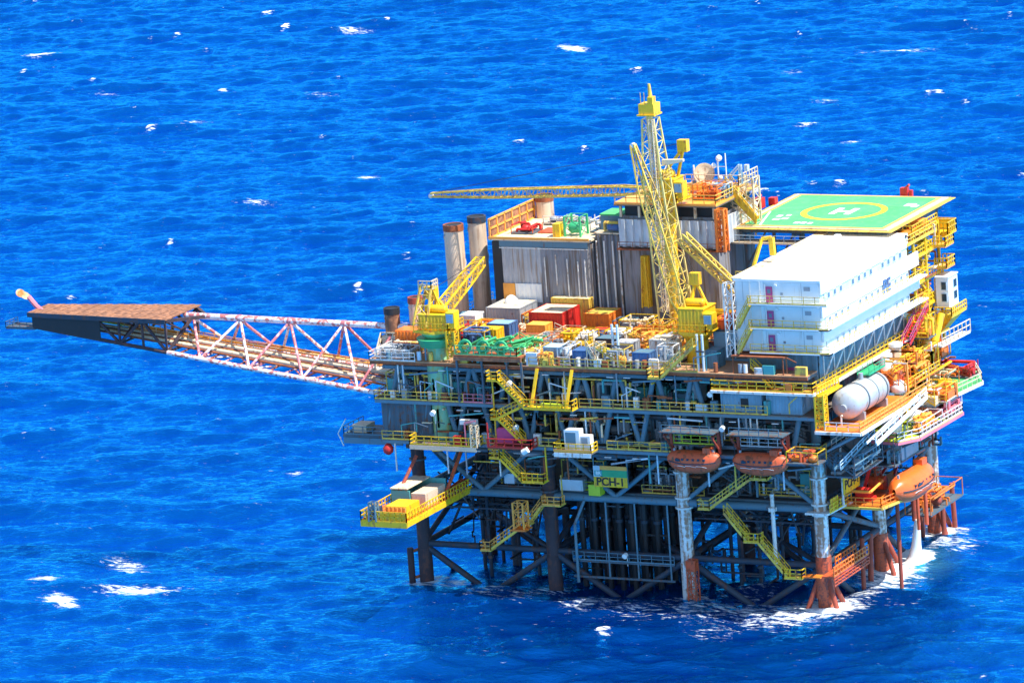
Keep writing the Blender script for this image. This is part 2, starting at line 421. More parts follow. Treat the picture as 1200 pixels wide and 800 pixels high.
# columns between the decks
for nm, lab, ys in (('deck_column', 'row of thick front columns between the production decks', (0,)), ('deck_column', 'rows of columns hidden behind the front ones between the decks', (18, 36))):
    t = Th(nm, lab, 'column')
    for x in LX:
        for y in ys: t.p('column', 'bluegrey').cyl((x, y, 20.01), (x, y, 29.2), .62, 14)

# enclosed process modules inside the decks (each one its own block with panels, doors and pipes)
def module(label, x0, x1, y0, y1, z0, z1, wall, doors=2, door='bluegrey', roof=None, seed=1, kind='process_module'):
    rd = random.Random(seed); t = Th(kind, label, 'module')
    w = t.p('wall', wall); w.box(x0+.1, x1-.1, y0+.1, y1-.1, z0, z1)
    w.corr((x0, y0), (x1, y0), z0+.05, z1-.05, 1.1, .1); w.corr((x1, y0), (x1, y1), z0+.05, z1-.05, 1.1, .1)
    fr = t.p('frame', 'steel')
    for x in (x0, x1): fr.box(x-.13, x+.13, y0-.16, y0+.1, z0, z1)
    fr.box(x0-.13, x1+.13, y0-.2, y0-.02, z1-.25, z1+.02); fr.box(x0-.13, x1+.13, y0-.2, y0-.02, z0, z0+.22)
    for k in range(doors):
        x = x0+1+(x1-x0-3)*rd.random(); d = t.p('door', door); d.box(x, x+.95, y0-.3, y0-.12, z0+.2, z0+2.2)
    v = t.p('louvre', 'darksteel')
    for k in range(3):
        x = x0+.8+(x1-x0-3)*rd.random(); z = z0+1.6+rd.random()*(z1-z0-3)
        v.box(x, x+1.5, y0-.26, y0-.1, z, z+.9)
    if roof: t.p('roof', roof).box(x0-.25, x1+.25, y0-.3, y1+.2, z1+.03, z1+.2)
    return t
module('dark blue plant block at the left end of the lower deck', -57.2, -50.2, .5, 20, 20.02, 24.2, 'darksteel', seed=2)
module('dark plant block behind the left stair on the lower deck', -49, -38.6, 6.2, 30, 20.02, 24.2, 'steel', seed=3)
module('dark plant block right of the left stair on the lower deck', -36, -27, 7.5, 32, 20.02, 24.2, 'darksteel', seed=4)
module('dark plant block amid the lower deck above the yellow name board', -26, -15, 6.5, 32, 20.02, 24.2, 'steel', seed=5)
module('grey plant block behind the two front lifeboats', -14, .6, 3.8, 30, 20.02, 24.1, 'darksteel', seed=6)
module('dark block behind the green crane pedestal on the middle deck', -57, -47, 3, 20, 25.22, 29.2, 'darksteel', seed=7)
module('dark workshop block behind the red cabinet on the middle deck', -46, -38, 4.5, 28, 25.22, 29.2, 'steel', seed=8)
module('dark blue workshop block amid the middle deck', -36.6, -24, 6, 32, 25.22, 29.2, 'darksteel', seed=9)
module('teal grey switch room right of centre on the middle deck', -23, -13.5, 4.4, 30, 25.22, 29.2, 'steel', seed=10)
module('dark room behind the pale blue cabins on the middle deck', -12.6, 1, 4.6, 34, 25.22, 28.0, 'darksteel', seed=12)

# ================================================================== random-looking but real plant: skids of vessels, pipes, boxes
def skid(label, x0, x1, y0, y1, z, h, seed, fr='yellow_worn', cols=('grey', 'white_worn', 'steel'), cat='skid', pipes=5, name='equipment_skid', frame_top=True):
    rd = random.Random(seed); t = Th(name, label, cat)
    b = t.p('base_frame', 'steel'); b.box(x0, x1, y0, y1, z+.01, z+.2)
    w = x1-x0; d = y1-y0; n = max(1, int(w/1.6))
    for k in range(n):
        c = rd.choice(cols); xa = x0+w*k/n+.1; xb = x0+w*(k+1)/n-.12; kind = rd.randrange(5); hh = h*(.5+.45*rd.random())
        ya = y0+.15+rd.random()*d*.3; yb = min(y1-.1, ya+max(.7, d*.55))
        if kind == 0: t.p('vessel', c).vessel((xa, (ya+yb)/2, z+hh*.5), (xb, (ya+yb)/2, z+hh*.5), min(.62, hh*.4), 12)
        elif kind == 1:
            v = t.p('vessel', c); v.vessel(((xa+xb)/2, (ya+yb)/2, z+.2), ((xa+xb)/2, (ya+yb)/2, z+hh+.3), min(.6, (xb-xa)/2), 12)
        elif kind == 2:
            v = t.p('cabinet', c); v.box(xa, xb, ya, yb, z+.2, z+hh); v.box(xa+.1, xb-.1, ya-.05, ya+.02, z+.35, z+hh-.12); v.box(xa-.06, xb+.06, ya-.08, yb+.06, z+hh+.003, z+hh+.08)
        elif kind == 3:
            v = t.p('motor', c); v.cyl((xa, (ya+yb)/2, z+.75), (xb, (ya+yb)/2, z+.75), .42, 12); v.box(xa+.2, xb-.2, ya+.1, yb-.1, z+.2, z+.5); v.box((xa+xb)/2-.25, (xa+xb)/2+.25, ya, (ya+yb)/2, z+.8, z+1.4)
        else:
            v = t.p('tank', c); v.box(xa, xb, ya, yb, z+.2, z+hh*.8)
            for q in range(3): v.box(xa-.03, xb+.03, ya-.06, yb+.03, z+.3+q*hh*.25, z+.38+q*hh*.25)
    p_ = t.p('pipework', rd.choice(cols))
    for k in range(pipes):
        x = x0+rd.random()*w; y = y0+rd.random()*d; zz = z+.4+rd.random()*h*.8; x2 = x0+rd.random()*w; y2 = y0+rd.random()*d; z2 = z+.2+rd.random()*h
        p_.poly([(x, y, z+.2), (x, y, zz), (x2, y, zz), (x2, y2, zz), (x2, y2, z2)], .1+.1*rd.random(), False)
    f = t.p('frame', fr)
    for x in (x0+.06, x1-.06):
        for y in (y0+.06, y1-.06): f.beam((x, y, z+.2), (x, y, z+h), .1)
    if frame_top:
        for y in (y0+.06, y1-.06): f.beam((x0, y, z+h), (x1, y, z+h), .1)
        for x in (x0+.06, x1-.06): f.beam((x, y0, z+h), (x, y1, z+h), .1)
    if rd.random() < .6: f.rail([(x0, y0-.02, z+h if rd.random() < .35 else z+.2), (x1, y0-.02, z+h if rd.random() < .0 else z+.2)], 1., 1.)
    return t
for (xa, xb_, ya, yb_, z, lab) in ((-52, -39, 9, 33, 8.2, 'dark low grating deck at the left between the jacket legs'), (-36, -19.6, 12.5, 33, 7.6, 'dark low grating deck behind the well tubes'), (-16.5, -2.2, 21, 33, 8.4, 'dark low grating deck at the back right between the legs')):
    t = Th('spider_deck', lab, 'deck'); t.p('floor', 'darksteel').box(xa, xb_, ya, yb_, z-.15, z); g = t.p('girder', 'black')
    for k in range(7): y = ya+.2+(yb_-ya-.4)*k/6; g.box(xa, xb_, y-.12, y+.12, z-.8, z-.16)
    t.p('railing', 'steel').rail([(xa, yb_, z), (xa, ya, z), (xb_, ya, z), (xb_, yb_, z)], 1.1, 1.6, .08)
    rd = random.Random(int(-xa)); 
    for k in range(7):
        x = xa+1+(xb_-xa-3)*rd.random(); y = ya+.5+rd.random()*5; t.p('caisson', rd.choice(('darksteel', 'steel', 'darkrust'))).cyl((x, y, z-9 if k % 2 else z), (x, y, z+2+rd.random()*2.5), .3+.3*rd.random(), 10)
    skid(lab.replace('grating deck', 'pipe skid'), xa+1, xb_-1, ya+.4, ya+3, z+.01, 2.4, int(-xa), 'steel', ('darksteel', 'steel', 'bluegrey', 'darkrust'), pipes=14)
dimc = ('bluegrey', 'steel', 'grey', 'teal', 'bluewhite', 'steel')
for k, (x0, x1, y, z, lab) in enumerate([
    (-57, -51.5, -3.8, 25.2, 'pipe skid under the two short funnels at the left end'),
    (-48.6, -43, -3, 25.2, 'pipe skid right of the green pedestal on the middle deck'),
    (-35.8, -30, -2, 25.2, 'pipe skid behind the yellow gantry posts on the middle deck'),
    (-29, -22, -1.6, 25.2, 'pipe skid left of centre behind the W tubes on the middle deck'),
    (-21, -14.6, -1.6, 25.2, 'pipe skid right of centre behind the W tubes on the middle deck'),
    (-56, -50, -2.8, 20, 'pipe skid left of the broken green pedestal foot on the lower deck'),
    (-35.5, -29, -1.4, 20, 'pipe skid left of the white cabin on the lower deck'),
    (-28, -21.5, -1.2, 20, 'pipe skid right of the white cabin on the lower deck'),
    (-21, -17.8, -1.8, 20, 'short pipe skid left of the first front lifeboat'),
    (-16, -8, .8, 20, 'pipe skid above the left front lifeboat'),
    (-7.4, -.4, .8, 20, 'pipe skid above the right front lifeboat'),
    (-47, -39, 2.6, 12.95, 'pipe skid at the left end of the cellar deck'),
    (-36, -30, 1.8, 12.95, 'pipe skid left of the name board on the cellar deck'),
    (-24.8, -18.8, 2, 12.95, 'pipe skid right of the name board on the cellar deck'),
    (-16, -10, 2, 12.95, 'pipe skid behind the shaded lower stair on the cellar deck'),
    (-9, -2, 2, 12.95, 'pipe skid left of the front right leg on the cellar deck')]):
    skid(lab, x0, x1, y, y+3.4, z+.01, 3.2 if z > 13 else 3.6, 40+k, fr='yellow_worn' if k % 3 == 0 else 'steel', cols=dimc, pipes=14)
# long header pipes hung under the decks
for k, (z, y, mt, lab) in enumerate([(28.2, -2.2, 'bluegrey', 'bundle of long grey pipes hung under the main deck'), (23.6, -2.0, 'steel', 'bundle of long dark pipes hung under the middle deck'), (18.3, -1.5, 'bluegrey', 'bundle of long pipes hung under the lower deck'), (27.4, 1., 'teal', 'pair of teal pipes hung behind the grey ones under the main deck')]):
    t = Th('pipe_rack', lab, 'pipes')
    for j in range(4 if k != 3 else 2):
        t.p('pipe', mt if j % 2 else 'steel').cyl((-56+j, y+j*.7, z+.2*(j % 2)), (-1-j*2, y+j*.7, z+.2*(j % 2)), .16+.08*((j+k) % 3), 10)
    h = t.p('hanger', 'darksteel')
    for x in range(-54, 0, 6): h.beam((x, y-.3, z-.35), (x, y+2.6, z-.35), .14); h.beam((x, y-.3, z-.35), (x, y-.3, z+1.), .08); h.beam((x, y+2.6, z-.35), (x, y+2.6, z+1.), .08)
rd = random.Random(31)
for z, lab in ((25.2, 'small pipes, boxes and lamps strung along the middle deck front edge'), (20., 'small pipes, boxes and lamps strung along the lower deck front edge'), (30.2, 'small pipes and hangers strung under the main deck front edge')):
    t = Th('edge_fittings', lab, 'fittings'); x = -56.
    while x < 0:
        k = rd.randrange(6); c = rd.choice(('bluegrey', 'steel', 'grey', 'bluewhite', 'rust', 'teal', 'yellow_worn', 'white_worn'))
        if k == 0: t.p('box', c).box(x, x+.5+rd.random(), -4.8, -4.2, z, z+.7+rd.random())
        elif k == 1: t.p('pipe', c).poly([(x, -4.7, z+.2), (x, -4.7, z+1+rd.random()*2), (x+1+rd.random()*2, -4.7, z+1.5+rd.random())], .09+.08*rd.random())
        elif k == 2: t.p('lamp', 'white').box(x, x+.9, -4.9, -4.7, z-1.1, z-1.02)
        elif k == 3: t.p('post', c).beam((x, -4.6, z-4.2), (x, -4.6, z-.1), .16)
        elif k == 4: t.p('valve', c).cyl((x, -4.5, z+.1), (x, -4.5, z+1.2), .3, 8)
        else: t.p('cable_tray', c).beam((x, -4.9, z-.9-rd.random()), (x+2+rd.random()*3, -4.9, z-.9-rd.random()*.4), .14, .2)
        x += .5+rd.random()*.9
# lamps on the shaded faces
def lamp(x, y, z, lab):
    t = Th('flood_lamp', lab, 'lamp', 'small pale flood lamps on the decks')
    t.p('bracket', 'white_worn').poly([(x, y, z-1.6), (x, y, z-.2), (x, y-.4, z)], .08); t.p('lamp_head', 'white').cyl((x, y-.3, z), (x, y-.8, z-.15), .3, 10, .36)
for x, y, z, lab in ((-38.5, -5.3, 28.2, 'pale flood lamp above the upper left stair'), (-49.5, -5.4, 24, 'pale flood lamp below the green pedestal'), (-38, -5.3, 22.6, 'pale flood lamp above the red cabinet landing'), (-11.6, -4.2, 27.6, 'pale flood lamp left of the pale blue cabins'), (-9.8, -5.3, 23.6, 'pale flood lamp above the left front lifeboat'), (-26.5, -.5, 5.4, 'pale flood lamp on the low spray frame')):
    lamp(x, y, z, lab)
# ================================================================== living quarters
t = Th('living_quarters', 'white three storey accommodation block with flat roof and yellow walkways', 'building')
QX0, QX1, QY0, QY1, QT = -8.3, 3., -2.95, 24.9, 41.65
w = t.p('wall', 'lqwall'); w.box(QX0+.1, QX1-.1, QY0+.1, QY1, 32.65, QT-.3)
pn = t.p('wall_panel', 'lqwall')
for k in range(3):
    z0 = QT-3*(k+1)+.25; z1 = QT-3*k-.35
    for a, b in ((QX0+.15, -4.4), (-2.95, QX1-.15)): pn.box(a, b, QY0-.02, QY0+.12, z0, z1)
rf = t.p('roof', 'white'); rf.box(QX0-.1, QX1+.12, QY0-.12, QY1+.1, QT-.3, QT)
t.p('roof_edge', 'cream').box(QX0-.35, QX0+1.1, QY0-.1, QY1+.1, QT+.003, QT+.12)
v = t.p('roof_hatch', 'white'); v.box(-6.6, -5.6, 3, 4, QT, QT+.35); v.box(-6.4, -5.8, 12, 12.6, QT, QT+.5); v.box(1.2, 1.6, -1, -.6, QT, QT+.2)
# right face: each storey a sloping white band over a recessed window band
for k in range(3):
    zt = QT-3*k
    if k == 0:
        b = t.p('side_cladding', 'white'); b.box(QX1-.1, QX1+.1, QY0, QY1, zt-1.75, zt-.003)
    else:
        b = t.p('side_cladding', 'white'); b.quadbox([(QX1-.1, QY0, zt-1.65), (QX1+.16, QY0, zt-1.65), (QX1+.16, QY1+3, zt-1.65), (QX1-.1, QY1+3, zt-1.65), (QX1-.1, QY0, zt+.1), (QX1+.16, QY0, zt+.1), (QX1+.16, QY1+3, zt+.1), (QX1-.1, QY1+3, zt+.1)])
    wn = t.p('window_band', 'windowblue'); wn.box(QX1-.05, QX1+.02, QY0+1.2, QY1-.4, zt-2.8, zt-1.5)
    for q in range(14):
        y = QY0+1.9+q*1.9
        if (q*7+k*3) % 5 == 1: continue
        fr = t.p('window', 'lqwall'); fr.box(QX1+.0, QX1+.08, y, y+.95, zt-2.62, zt-1.85)
        t.p('pane', 'paleglass', parent=fr).box(QX1+.03, QX1+.09, y+.12, y+.83, zt-2.54, zt-1.93)
    lg = t.p('walkway', 'white'); lg.box(QX1+.02, QX1+1.25, QY0-1.1, QY1+3, zt-3.0, zt-2.82) if k else None
    lg.box(QX0+2, QX1+1.25, QY0-1.1, QY0+.02, zt-3.0, zt-2.84)
    rl = t.p('railing', 'yellow' if k else 'yellow_worn')
    rl.rail([(QX0+2.1, QY0-1.05, zt-2.84), (QX1+1.2, QY0-1.05, zt-2.84)], 1., 1.4, .065)
    if k: rl.rail([(QX1+1.2, QY0-1.05, zt-2.84), (QX1+1.2, QY1+3, zt-2.84)], 1., 1.6, .06, toe=False)
    d = t.p('door', 'magenta'); d.box(-4.1, -3.3, QY0-.1, QY0+.05, zt-2.8, zt-.9); t.p('door_pane', 'paleglass', parent=d).box(-3.9, -3.5, QY0-.13, QY0-.09, zt-1.7, zt-1.2); t.p('door_frame', 'white').box(-4.3, -4.16, QY0-.12, QY0+.05, zt-2.8, zt-.6)
    u = t.p('cable_duct', 'white_worn'); u.box(-5.0, -4.85, QY0-.16, QY0, zt-2.9, zt-.3); u.box(-6.3, -6.2, QY0-.12, QY0, zt-2.9, zt-.3)
for k in range(3):
    zt = QT-3*k
    for x in (-7.2, .55): t.p('panel_seam', 'seam').box(x-.03, x+.03, QY0-.03, QY0+.0, zt-2.7, zt-.4)
    
    vt = t.p('wall_vent', 'grey'); vt.box(.9, 1.7, QY0-.08, QY0, zt-1.3, zt-.8); vt.box(-2.2, -1.9, QY0-.08, QY0, zt-1.9, zt-1.6)
    t.p('wall_lamp', 'white').box(-2.9, -2.6, QY0-.3, QY0-.05, zt-.75, zt-.55)
for x, y, w_ in ((-6.4, 7, .9), (-6.8, 17, 1.2), (-5.2, 21, .7), (1.4, 9, .5), (1.8, 17, .5)): t.p('roof_unit', 'white').box(x, x+w_, y, y+w_, QT+.003, QT+.4)
rsm = t.p('roof_seam', 'white_worn')
for k in range(9): rsm.box(QX0+1.2, QX1, QY0+1.5+k*2.9, QY0+1.56+k*2.9, QT+.003, QT+.03)
sc = t.p('corner_mast', 'white_worn'); sc.lattice((-8.8, -3.4, 32), (-8.8, -3.4, 41.2), 1.1, 1.1, 6, .07, .045)
st = t.p('outside_stair', 'yellow_worn')
for k in range(3):
    z = 32.7+3*k; 
    if k < 2: st.stair((-7.6, -3.9, z), (-5.8, -3.9, z+3), .7, (0, -1, 0)); st.stairrail((-7.6, -3.9, z), (-5.8, -3.9, z+3), .7, (0, -1, 0))
let = text_mesh('PE', 2.5, (QX1+.24, 17.2, 36.55), (R(90), 0, R(90)), .02, .06); let.pname = 'lettering'; let.mat = 'blue'; let.par = None; let.lab = 'blue letters on the lower side band'; t.parts.append(let)
# base storey beneath it with the blue grey walls, and the yellow railed gallery
t = Th('base_block', 'blue grey windowless block the white quarters stand on', 'building')
w = t.p('wall', 'bluegrey'); w.box(-7.6, 1.6, -1.6, 30, 28.3, 32.6); w.corr((-7.6, -1.72), (1.6, -1.72), 28.4, 32.55, 1.4, .08); w.corr((1.7, -1.6), (1.7, 30), 28.4, 32.55, 1.4, .08)
d = t.p('door', 'magenta'); d.box(-2.4, -1.1, -1.9, -1.6, 28.4, 30.5)
w2 = t.p('annex', 'lightblue'); w2.box(-13.6, -7.7, 1.5, 16, 30.25, 33.8)
w3 = t.p('window', 'glass'); w3.box(-11.4, -9.2, 1.38, 1.55, 30.6, 32.2)
g = t.p('canopy', 'rust'); g.box(-8.6, -1.6, -4.6, -1.8, 32.2, 32.38)
for x in (-8.4, -1.8): g.beam((x, -4.5, 28.4), (x, -4.5, 32.2), .14)
a = t.p('side_brace', 'white_worn')
for k in range(9):
    y = -.5+k*3.2; a.beam((1.85, y, 28.4), (1.85, y, 32.3), .12); a.beam((1.85, y, 29), (2.6, y+2.4, 32.5), .16)
t = Th('gallery', 'long yellow railed gallery round the foot of the white quarters', 'walkway')
t.p('walkway', 'orange_light').plate([(-11.2, -5.4), (2.3, -5.4), (2.3, 30), (.9, 30), (.9, -2), (-11.2, -2)], 28.1, 28.28)
t.p('edge_beam', 'white_worn').poly([(-11.2, -5.5, 28.05), (2.42, -5.5, 28.05), (2.42, 30, 28.05)], .3)
t.p('railing', 'yellow').rail([(-11.2, -3, 28.28), (-11.2, -5.35, 28.28), (2.25, -5.35, 28.28), (2.25, 30, 28.28)], 1.15, 1.25, .1)
t.p('stair', 'yellow').stair((-3.4, -4.2, 28.3), (-6.2, -4.2, 31.), .9)
t.p('stair_railing', 'yellow').stairrail((-3.4, -4.2, 28.3), (-6.2, -4.2, 31.), .9)
t.p('life_ring', 'orange').box(-1.2, -.4, -5.5, -5.42, 28.5, 29.3)

# ================================================================== helideck
t = Th('helideck', 'green square helicopter deck with a yellow ring and white H', 'helideck')
hx0, hx1, hy0, hy1, hz = -19.9, 1.3, 22.9, 43.6, 42.5
t.p('deck_plate', 'cream').box(hx0, hx1, hy0, hy1, hz-.35, hz-.05)
t.p('green_field', 'heligreen').box(hx0+.7, hx1-.75, hy0+.5, hy1-.5, hz-.05, hz)
e = t.p('edge_line', 'orange_light')
for a in ((hx0+.7, hx1-.75, hy0+.5, hy0+.85), (hx0+.7, hx1-.75, hy1-.85, hy1-.5)): e.box(*a, hz, hz+.02)
for a in ((hx0+.7, hx0+1.05, hy0+.853, hy1-.853), (hx1-1.1, hx1-.75, hy0+.853, hy1-.853)): e.box(*a, hz, hz+.02)
cx, cy = -8.9, 33.2
r = t.p('ring', 'yellow'); n = 64; r0, r1 = 4.75, 5.6; k0 = 0
for i in range(n):
    a = 2*math.pi*i/n; c, s_ = math.cos(a), math.sin(a)
    r.v += [(cx+r0*c, cy+r0*s_, hz+.004), (cx+r1*c, cy+r1*s_, hz+.004), (cx+r1*c, cy+r1*s_, hz+.02), (cx+r0*c, cy+r0*s_, hz+.02)]
for i in range(n):
    a = 4*i; b = 4*((i+1) % n); r.f += [(a+3, a+2, b+2, b+3), (a+2, a+1, b+1, b+2), (a, a+3, b+3, b)]
h = t.p('letter_h', 'white'); h.box(cx-1.45, cx-.65, cy-1.9, cy+1.9, hz+.004, hz+.025); h.box(cx+.65, cx+1.45, cy-1.9, cy+1.9, hz+.004, hz+.025); h.box(cx-.64, cx+.64, cy-.4, cy+.4, hz+.004, hz+.025)
m = t.p('marking', 'white')
m.quadbox([(hx0+3.2, hy0+1, hz+.004), (hx0+3.5, hy0+1, hz+.004), (hx0+1.3, hy0+9.3, hz+.004), (hx0+1.05, hy0+9.3, hz+.004), (hx0+3.2, hy0+1, hz+.02), (hx0+3.5, hy0+1, hz+.02), (hx0+1.3, hy0+9.3, hz+.02), (hx0+1.05, hy0+9.3, hz+.02)])
for (x, y, w_, l_) in ((-16.3, 27., .9, .9), (-15.3, 27.6, .8, 1), (-16.6, 29., .7, 1), (-15.5, 29.6, .6, .8), (-12.6, 25.2, .7, 1), (-11.7, 25.2, .7, 1), (-10.7, 25.2, .6, .9), (-2.4, 37.2, 1.3, 1.6), (-1.2, 36.6, .8, 1.3)): m.box(x, x+w_, y, y+l_, hz+.004, hz+.02)
nt_ = t.p('safety_net', 'yellow_worn')
for (a, b, c, d) in ((hx0-.6, hx0-.02, hy0-.6, hy1+.6), (hx1+.02, hx1+.7, hy0-.6, hy1+.6)): nt_.box(a, b, c, d, hz-.28, hz-.2)
for (a, b, c, d) in ((hx0, hx1, hy0-.6, hy0-.02), (hx0, hx1, hy1+.02, hy1+.7)): nt_.box(a, b, c, d, hz-.28, hz-.2)
t.p('front_catwalk', 'cream').box(hx0-.4, hx0+12, hy0-.9, hy0+.3, hz-2.1, hz-1.9); t.p('catwalk_railing', 'bluewhite').rail([(hx0-.4, hy0-.85, hz-1.9), (hx0+12, hy0-.85, hz-1.9)], .9, 1.6, .06, toe=False)
s_ = t.p('support_truss', 'steel')
for y in (hy0+1, hy0+7, hy0+13, hy1-1): s_.beam((hx0+.5, y, hz-.7), (hx1-.5, y, hz-.7), .3, .5)
for x in (hx0+1, hx0+8, hx0+15, hx1-1): s_.beam((x, hy0+.5, hz-1.2), (x, hy1-.5, hz-1.2), .3, .5)
s_.beam((hx0+.5, hy0+.5, hz-1.9), (hx0+12, hy0+.5, hz-1.9), .25)
for x in (hx0+1, hx0+5, hx0+9, hx1-1):
    for y in (hy0+1.5, hy1-2): s_.beam((x, y, 30.3), (x, y, hz-.9), .35)
    s_.beam((x, hy0+1.5, 37), (x+3, hy0+1.2, hz-.9), .2)
b = one('foam_monitor', 'small red fire monitor at the far edge of the green helideck', 'fire monitor', 'red'); b.box(-5.6, -4.6, 44, 44.8, 42.2, 43.4); b.cyl((-5, 44.2, 43.3), (-4.2, 43.8, 43.9), .16, 8); b.box(-4.4, -4., 44.1, 44.6, 42.2, 43.1)
b = one('foam_monitor', 'red hose boxes at the left edge of the green helideck', 'fire monitor', 'red'); b.box(-22.4, -21.2, 34.8, 36.2, 42.2, 43.5); b.box(-21.1, -20.2, 37., 38., 42.2, 43.2); b.cyl((-21.8, 35.5, 43.5), (-21.2, 35, 44), .15, 8)
t = Th('fire_equipment', 'orange and yellow foam skid below the right edge of the helideck', 'skid')
a = t.p('platform', 'yellow_worn'); a.box(2.2, 5.2, 24.5, 34.5, 40.2, 40.4); a.rail([(5.1, 24.5, 40.4), (5.1, 34.5, 40.4)], 1.1, 1.4, .1)
c = t.p('tank', 'orange'); c.vessel((3.6, 26, 41), (3.6, 29, 41), .55); t.p('monitor', 'red').box(3, 4, 30, 31, 40.4, 41.5); t.p('cabinet', 'orange_light').box(2.8, 4.4, 31.6, 33.6, 40.4, 42)
a = t.p('end_basket', 'yellow'); a.rail([(3.2, 36, 39.4), (6, 36, 39.4), (6, 39, 39.4), (3.2, 39, 39.4)], 1.5, .6, .12, closed=True); a.box(3.2, 6, 36, 39, 39.2, 39.4); a.box(3.2, 5.9, 38.8, 38.95, 39.5, 40.8)

# ================================================================== stair tower and structures at the back right
t = Th('stair_tower', 'tall yellow zigzag stair tower behind the white quarters', 'stairway')
lv = [20.3, 24.2, 28.3, 31.5, 34.8, 38.2, 41.2]; fm = t.p('post', 'yellow'); ld_ = t.p('landing', 'yellow'); sr = t.p('stair_flight', 'yellow'); rr = t.p('railing', 'yellow')
for y in (27, 31, 35.5):
    for x in (2.4, 4.9): fm.beam((x, y, 20), (x, y, 41.4), .26)
for k, z in enumerate(lv):
    ya, yb = (27, 30) if k % 2 == 0 else (32.5, 35.5)
    ld_.box(2.4, 4.9, ya, yb, z-.15, z); ld_.beam((2.4, 27, z-.1), (2.4, 35.5, z-.1), .2); ld_.beam((4.9, 27, z-.1), (4.9, 35.5, z-.1), .22, .3)
    rr.rail([(4.85, 27, z), (4.85, 35.5, z)], 1.1, .8, .1); rr.rail([(2.4, ya, z), (4.9, ya, z)], 1.1, 1, .1)
    if k < len(lv)-1:
        q0 = 30 if k % 2 == 0 else 32.5; q1 = 32.5 if k % 2 == 0 else 30
        sr.stair((3.6, q0-.8*(1 if k % 2 == 0 else -1), z), (3.6, q1+.8*(1 if k % 2 == 0 else -1), lv[k+1]), 1.1, (1, 0, 0)); sr.box(3.5, 4.8, min(q0, q1), max(q0, q1), (z+lv[k+1])/2-.3, (z+lv[k+1])/2-.2)
        rr.stairrail((3.6, q0-.8*(1 if k % 2 == 0 else -1), z), (3.6, q1+.8*(1 if k % 2 == 0 else -1), lv[k+1]), 1.1, (1, 0, 0))
for z in (35.6, 38.4):
    t.p('side_basket', 'yellow').rail([(5, 33.5, z), (6.6, 33.5, z), (6.6, 36.4, z), (5, 36.4, z)], 1.2, .6, .12)
    t.p('basket_floor', 'orange_light').box(5, 6.6, 33.5, 36.4, z-.2, z)
for a, b, z in ((25.2, 27.4, 35.5), (28, 31, 33), (28.6, 31.4, 37.6), (25.4, 28, 39), (33, 35, 30)): t.p('back_panel', 'yellow').box(2.1, 2.3, a, b, z, z+2.2)
t = Th('control_cabin', 'small white cabin with two dark windows on the far right stair tower', 'cabin')
c = t.p('wall', 'white'); c.box(5.2, 6.9, 33., 36.2, 30.5, 34.4)
for z in (31.3, 32.8):
    f_ = t.p('window', 'bluewhite'); f_.box(6.88, 6.95, 34.6, 35.8, z, z+1.15); t.p('pane', 'glass', parent=f_).box(6.9, 6.98, 34.7, 35.7, z+.1, z+1.05)
    f_ = t.p('window', 'bluewhite'); f_.box(5.9, 6.7, 32.93, 33.02, z, z+1.15); t.p('pane', 'glass', parent=f_).box(6., 6.6, 32.9, 32.97, z+.1, z+1.05)
t.p('roof', 'white').box(5.1, 7, 32.9, 36.3, 34.4, 34.55)
p = t.p('balcony', 'yellow'); p.rail([(5.1, 32.4, 29.6), (7.4, 32.4, 29.6), (7.4, 37.5, 29.6)], 1.1, .7, .12); p.box(4.9, 7.4, 32.4, 37.5, 29.35, 29.6); p.quadbox([(5., 33.4, 27.2), (5.4, 33.4, 27.2), (5.4, 36, 27.2), (5., 36, 27.2), (5, 33, 29.3), (7.2, 33, 29.3), (7.2, 37, 29.3), (5, 37, 29.3)])
# leaning yellow struts
t = Th('slanted_struts', 'pair of thick yellow leaning pipes below the small white cabin', 'pipes')
for d in (0, 2.2): t.p('strut', 'yellow' if d else 'orange_light').cyl((3.6+.2*d, 24.6+d, 23.5), (4.4+.2*d, 28.2+d, 30.2), .48, 12)
t = Th('exhaust_duct', 'curved pale duct standing behind the silver tank', 'duct')
t.p('duct', 'cream').poly([(3.4, 19., 21.4), (3.4, 19.2, 23), (2.8, 19.6, 24.6), (2.8, 19.6, 28.4)], .75, False); t.p('base', 'yellow').box(2.6, 4.6, 17.8, 20.4, 20.1, 22.2)
t.p('cover', 'white').cyl((2.8, 19.6, 28.4), (2.8, 19.6, 28.8), 1., 12)
t = Th('side_column', 'pale blue grey column between silver tank and stair tower', 'column'); t.p('column', 'lqwall').cyl((2.6, 16.4, 20.3), (2.6, 16.4, 28.1), 1.05, 16); t.p('flange', 'grey').cyl((2.6, 16.4, 24), (2.6, 16.4, 24.2), 1.3, 16)
t = Th('escape_stair', 'red painted stair rising under the quarters gallery to the right', 'stairway')
t.p('flight', 'red').stair((3.4, 20.5, 28.4), (3.4, 27., 31.6), 1.1, (1, 0, 0)); t.p('handrail', 'magenta').stairrail((3.4, 20.5, 28.4), (3.4, 27., 31.6), 1.1, (1, 0, 0))

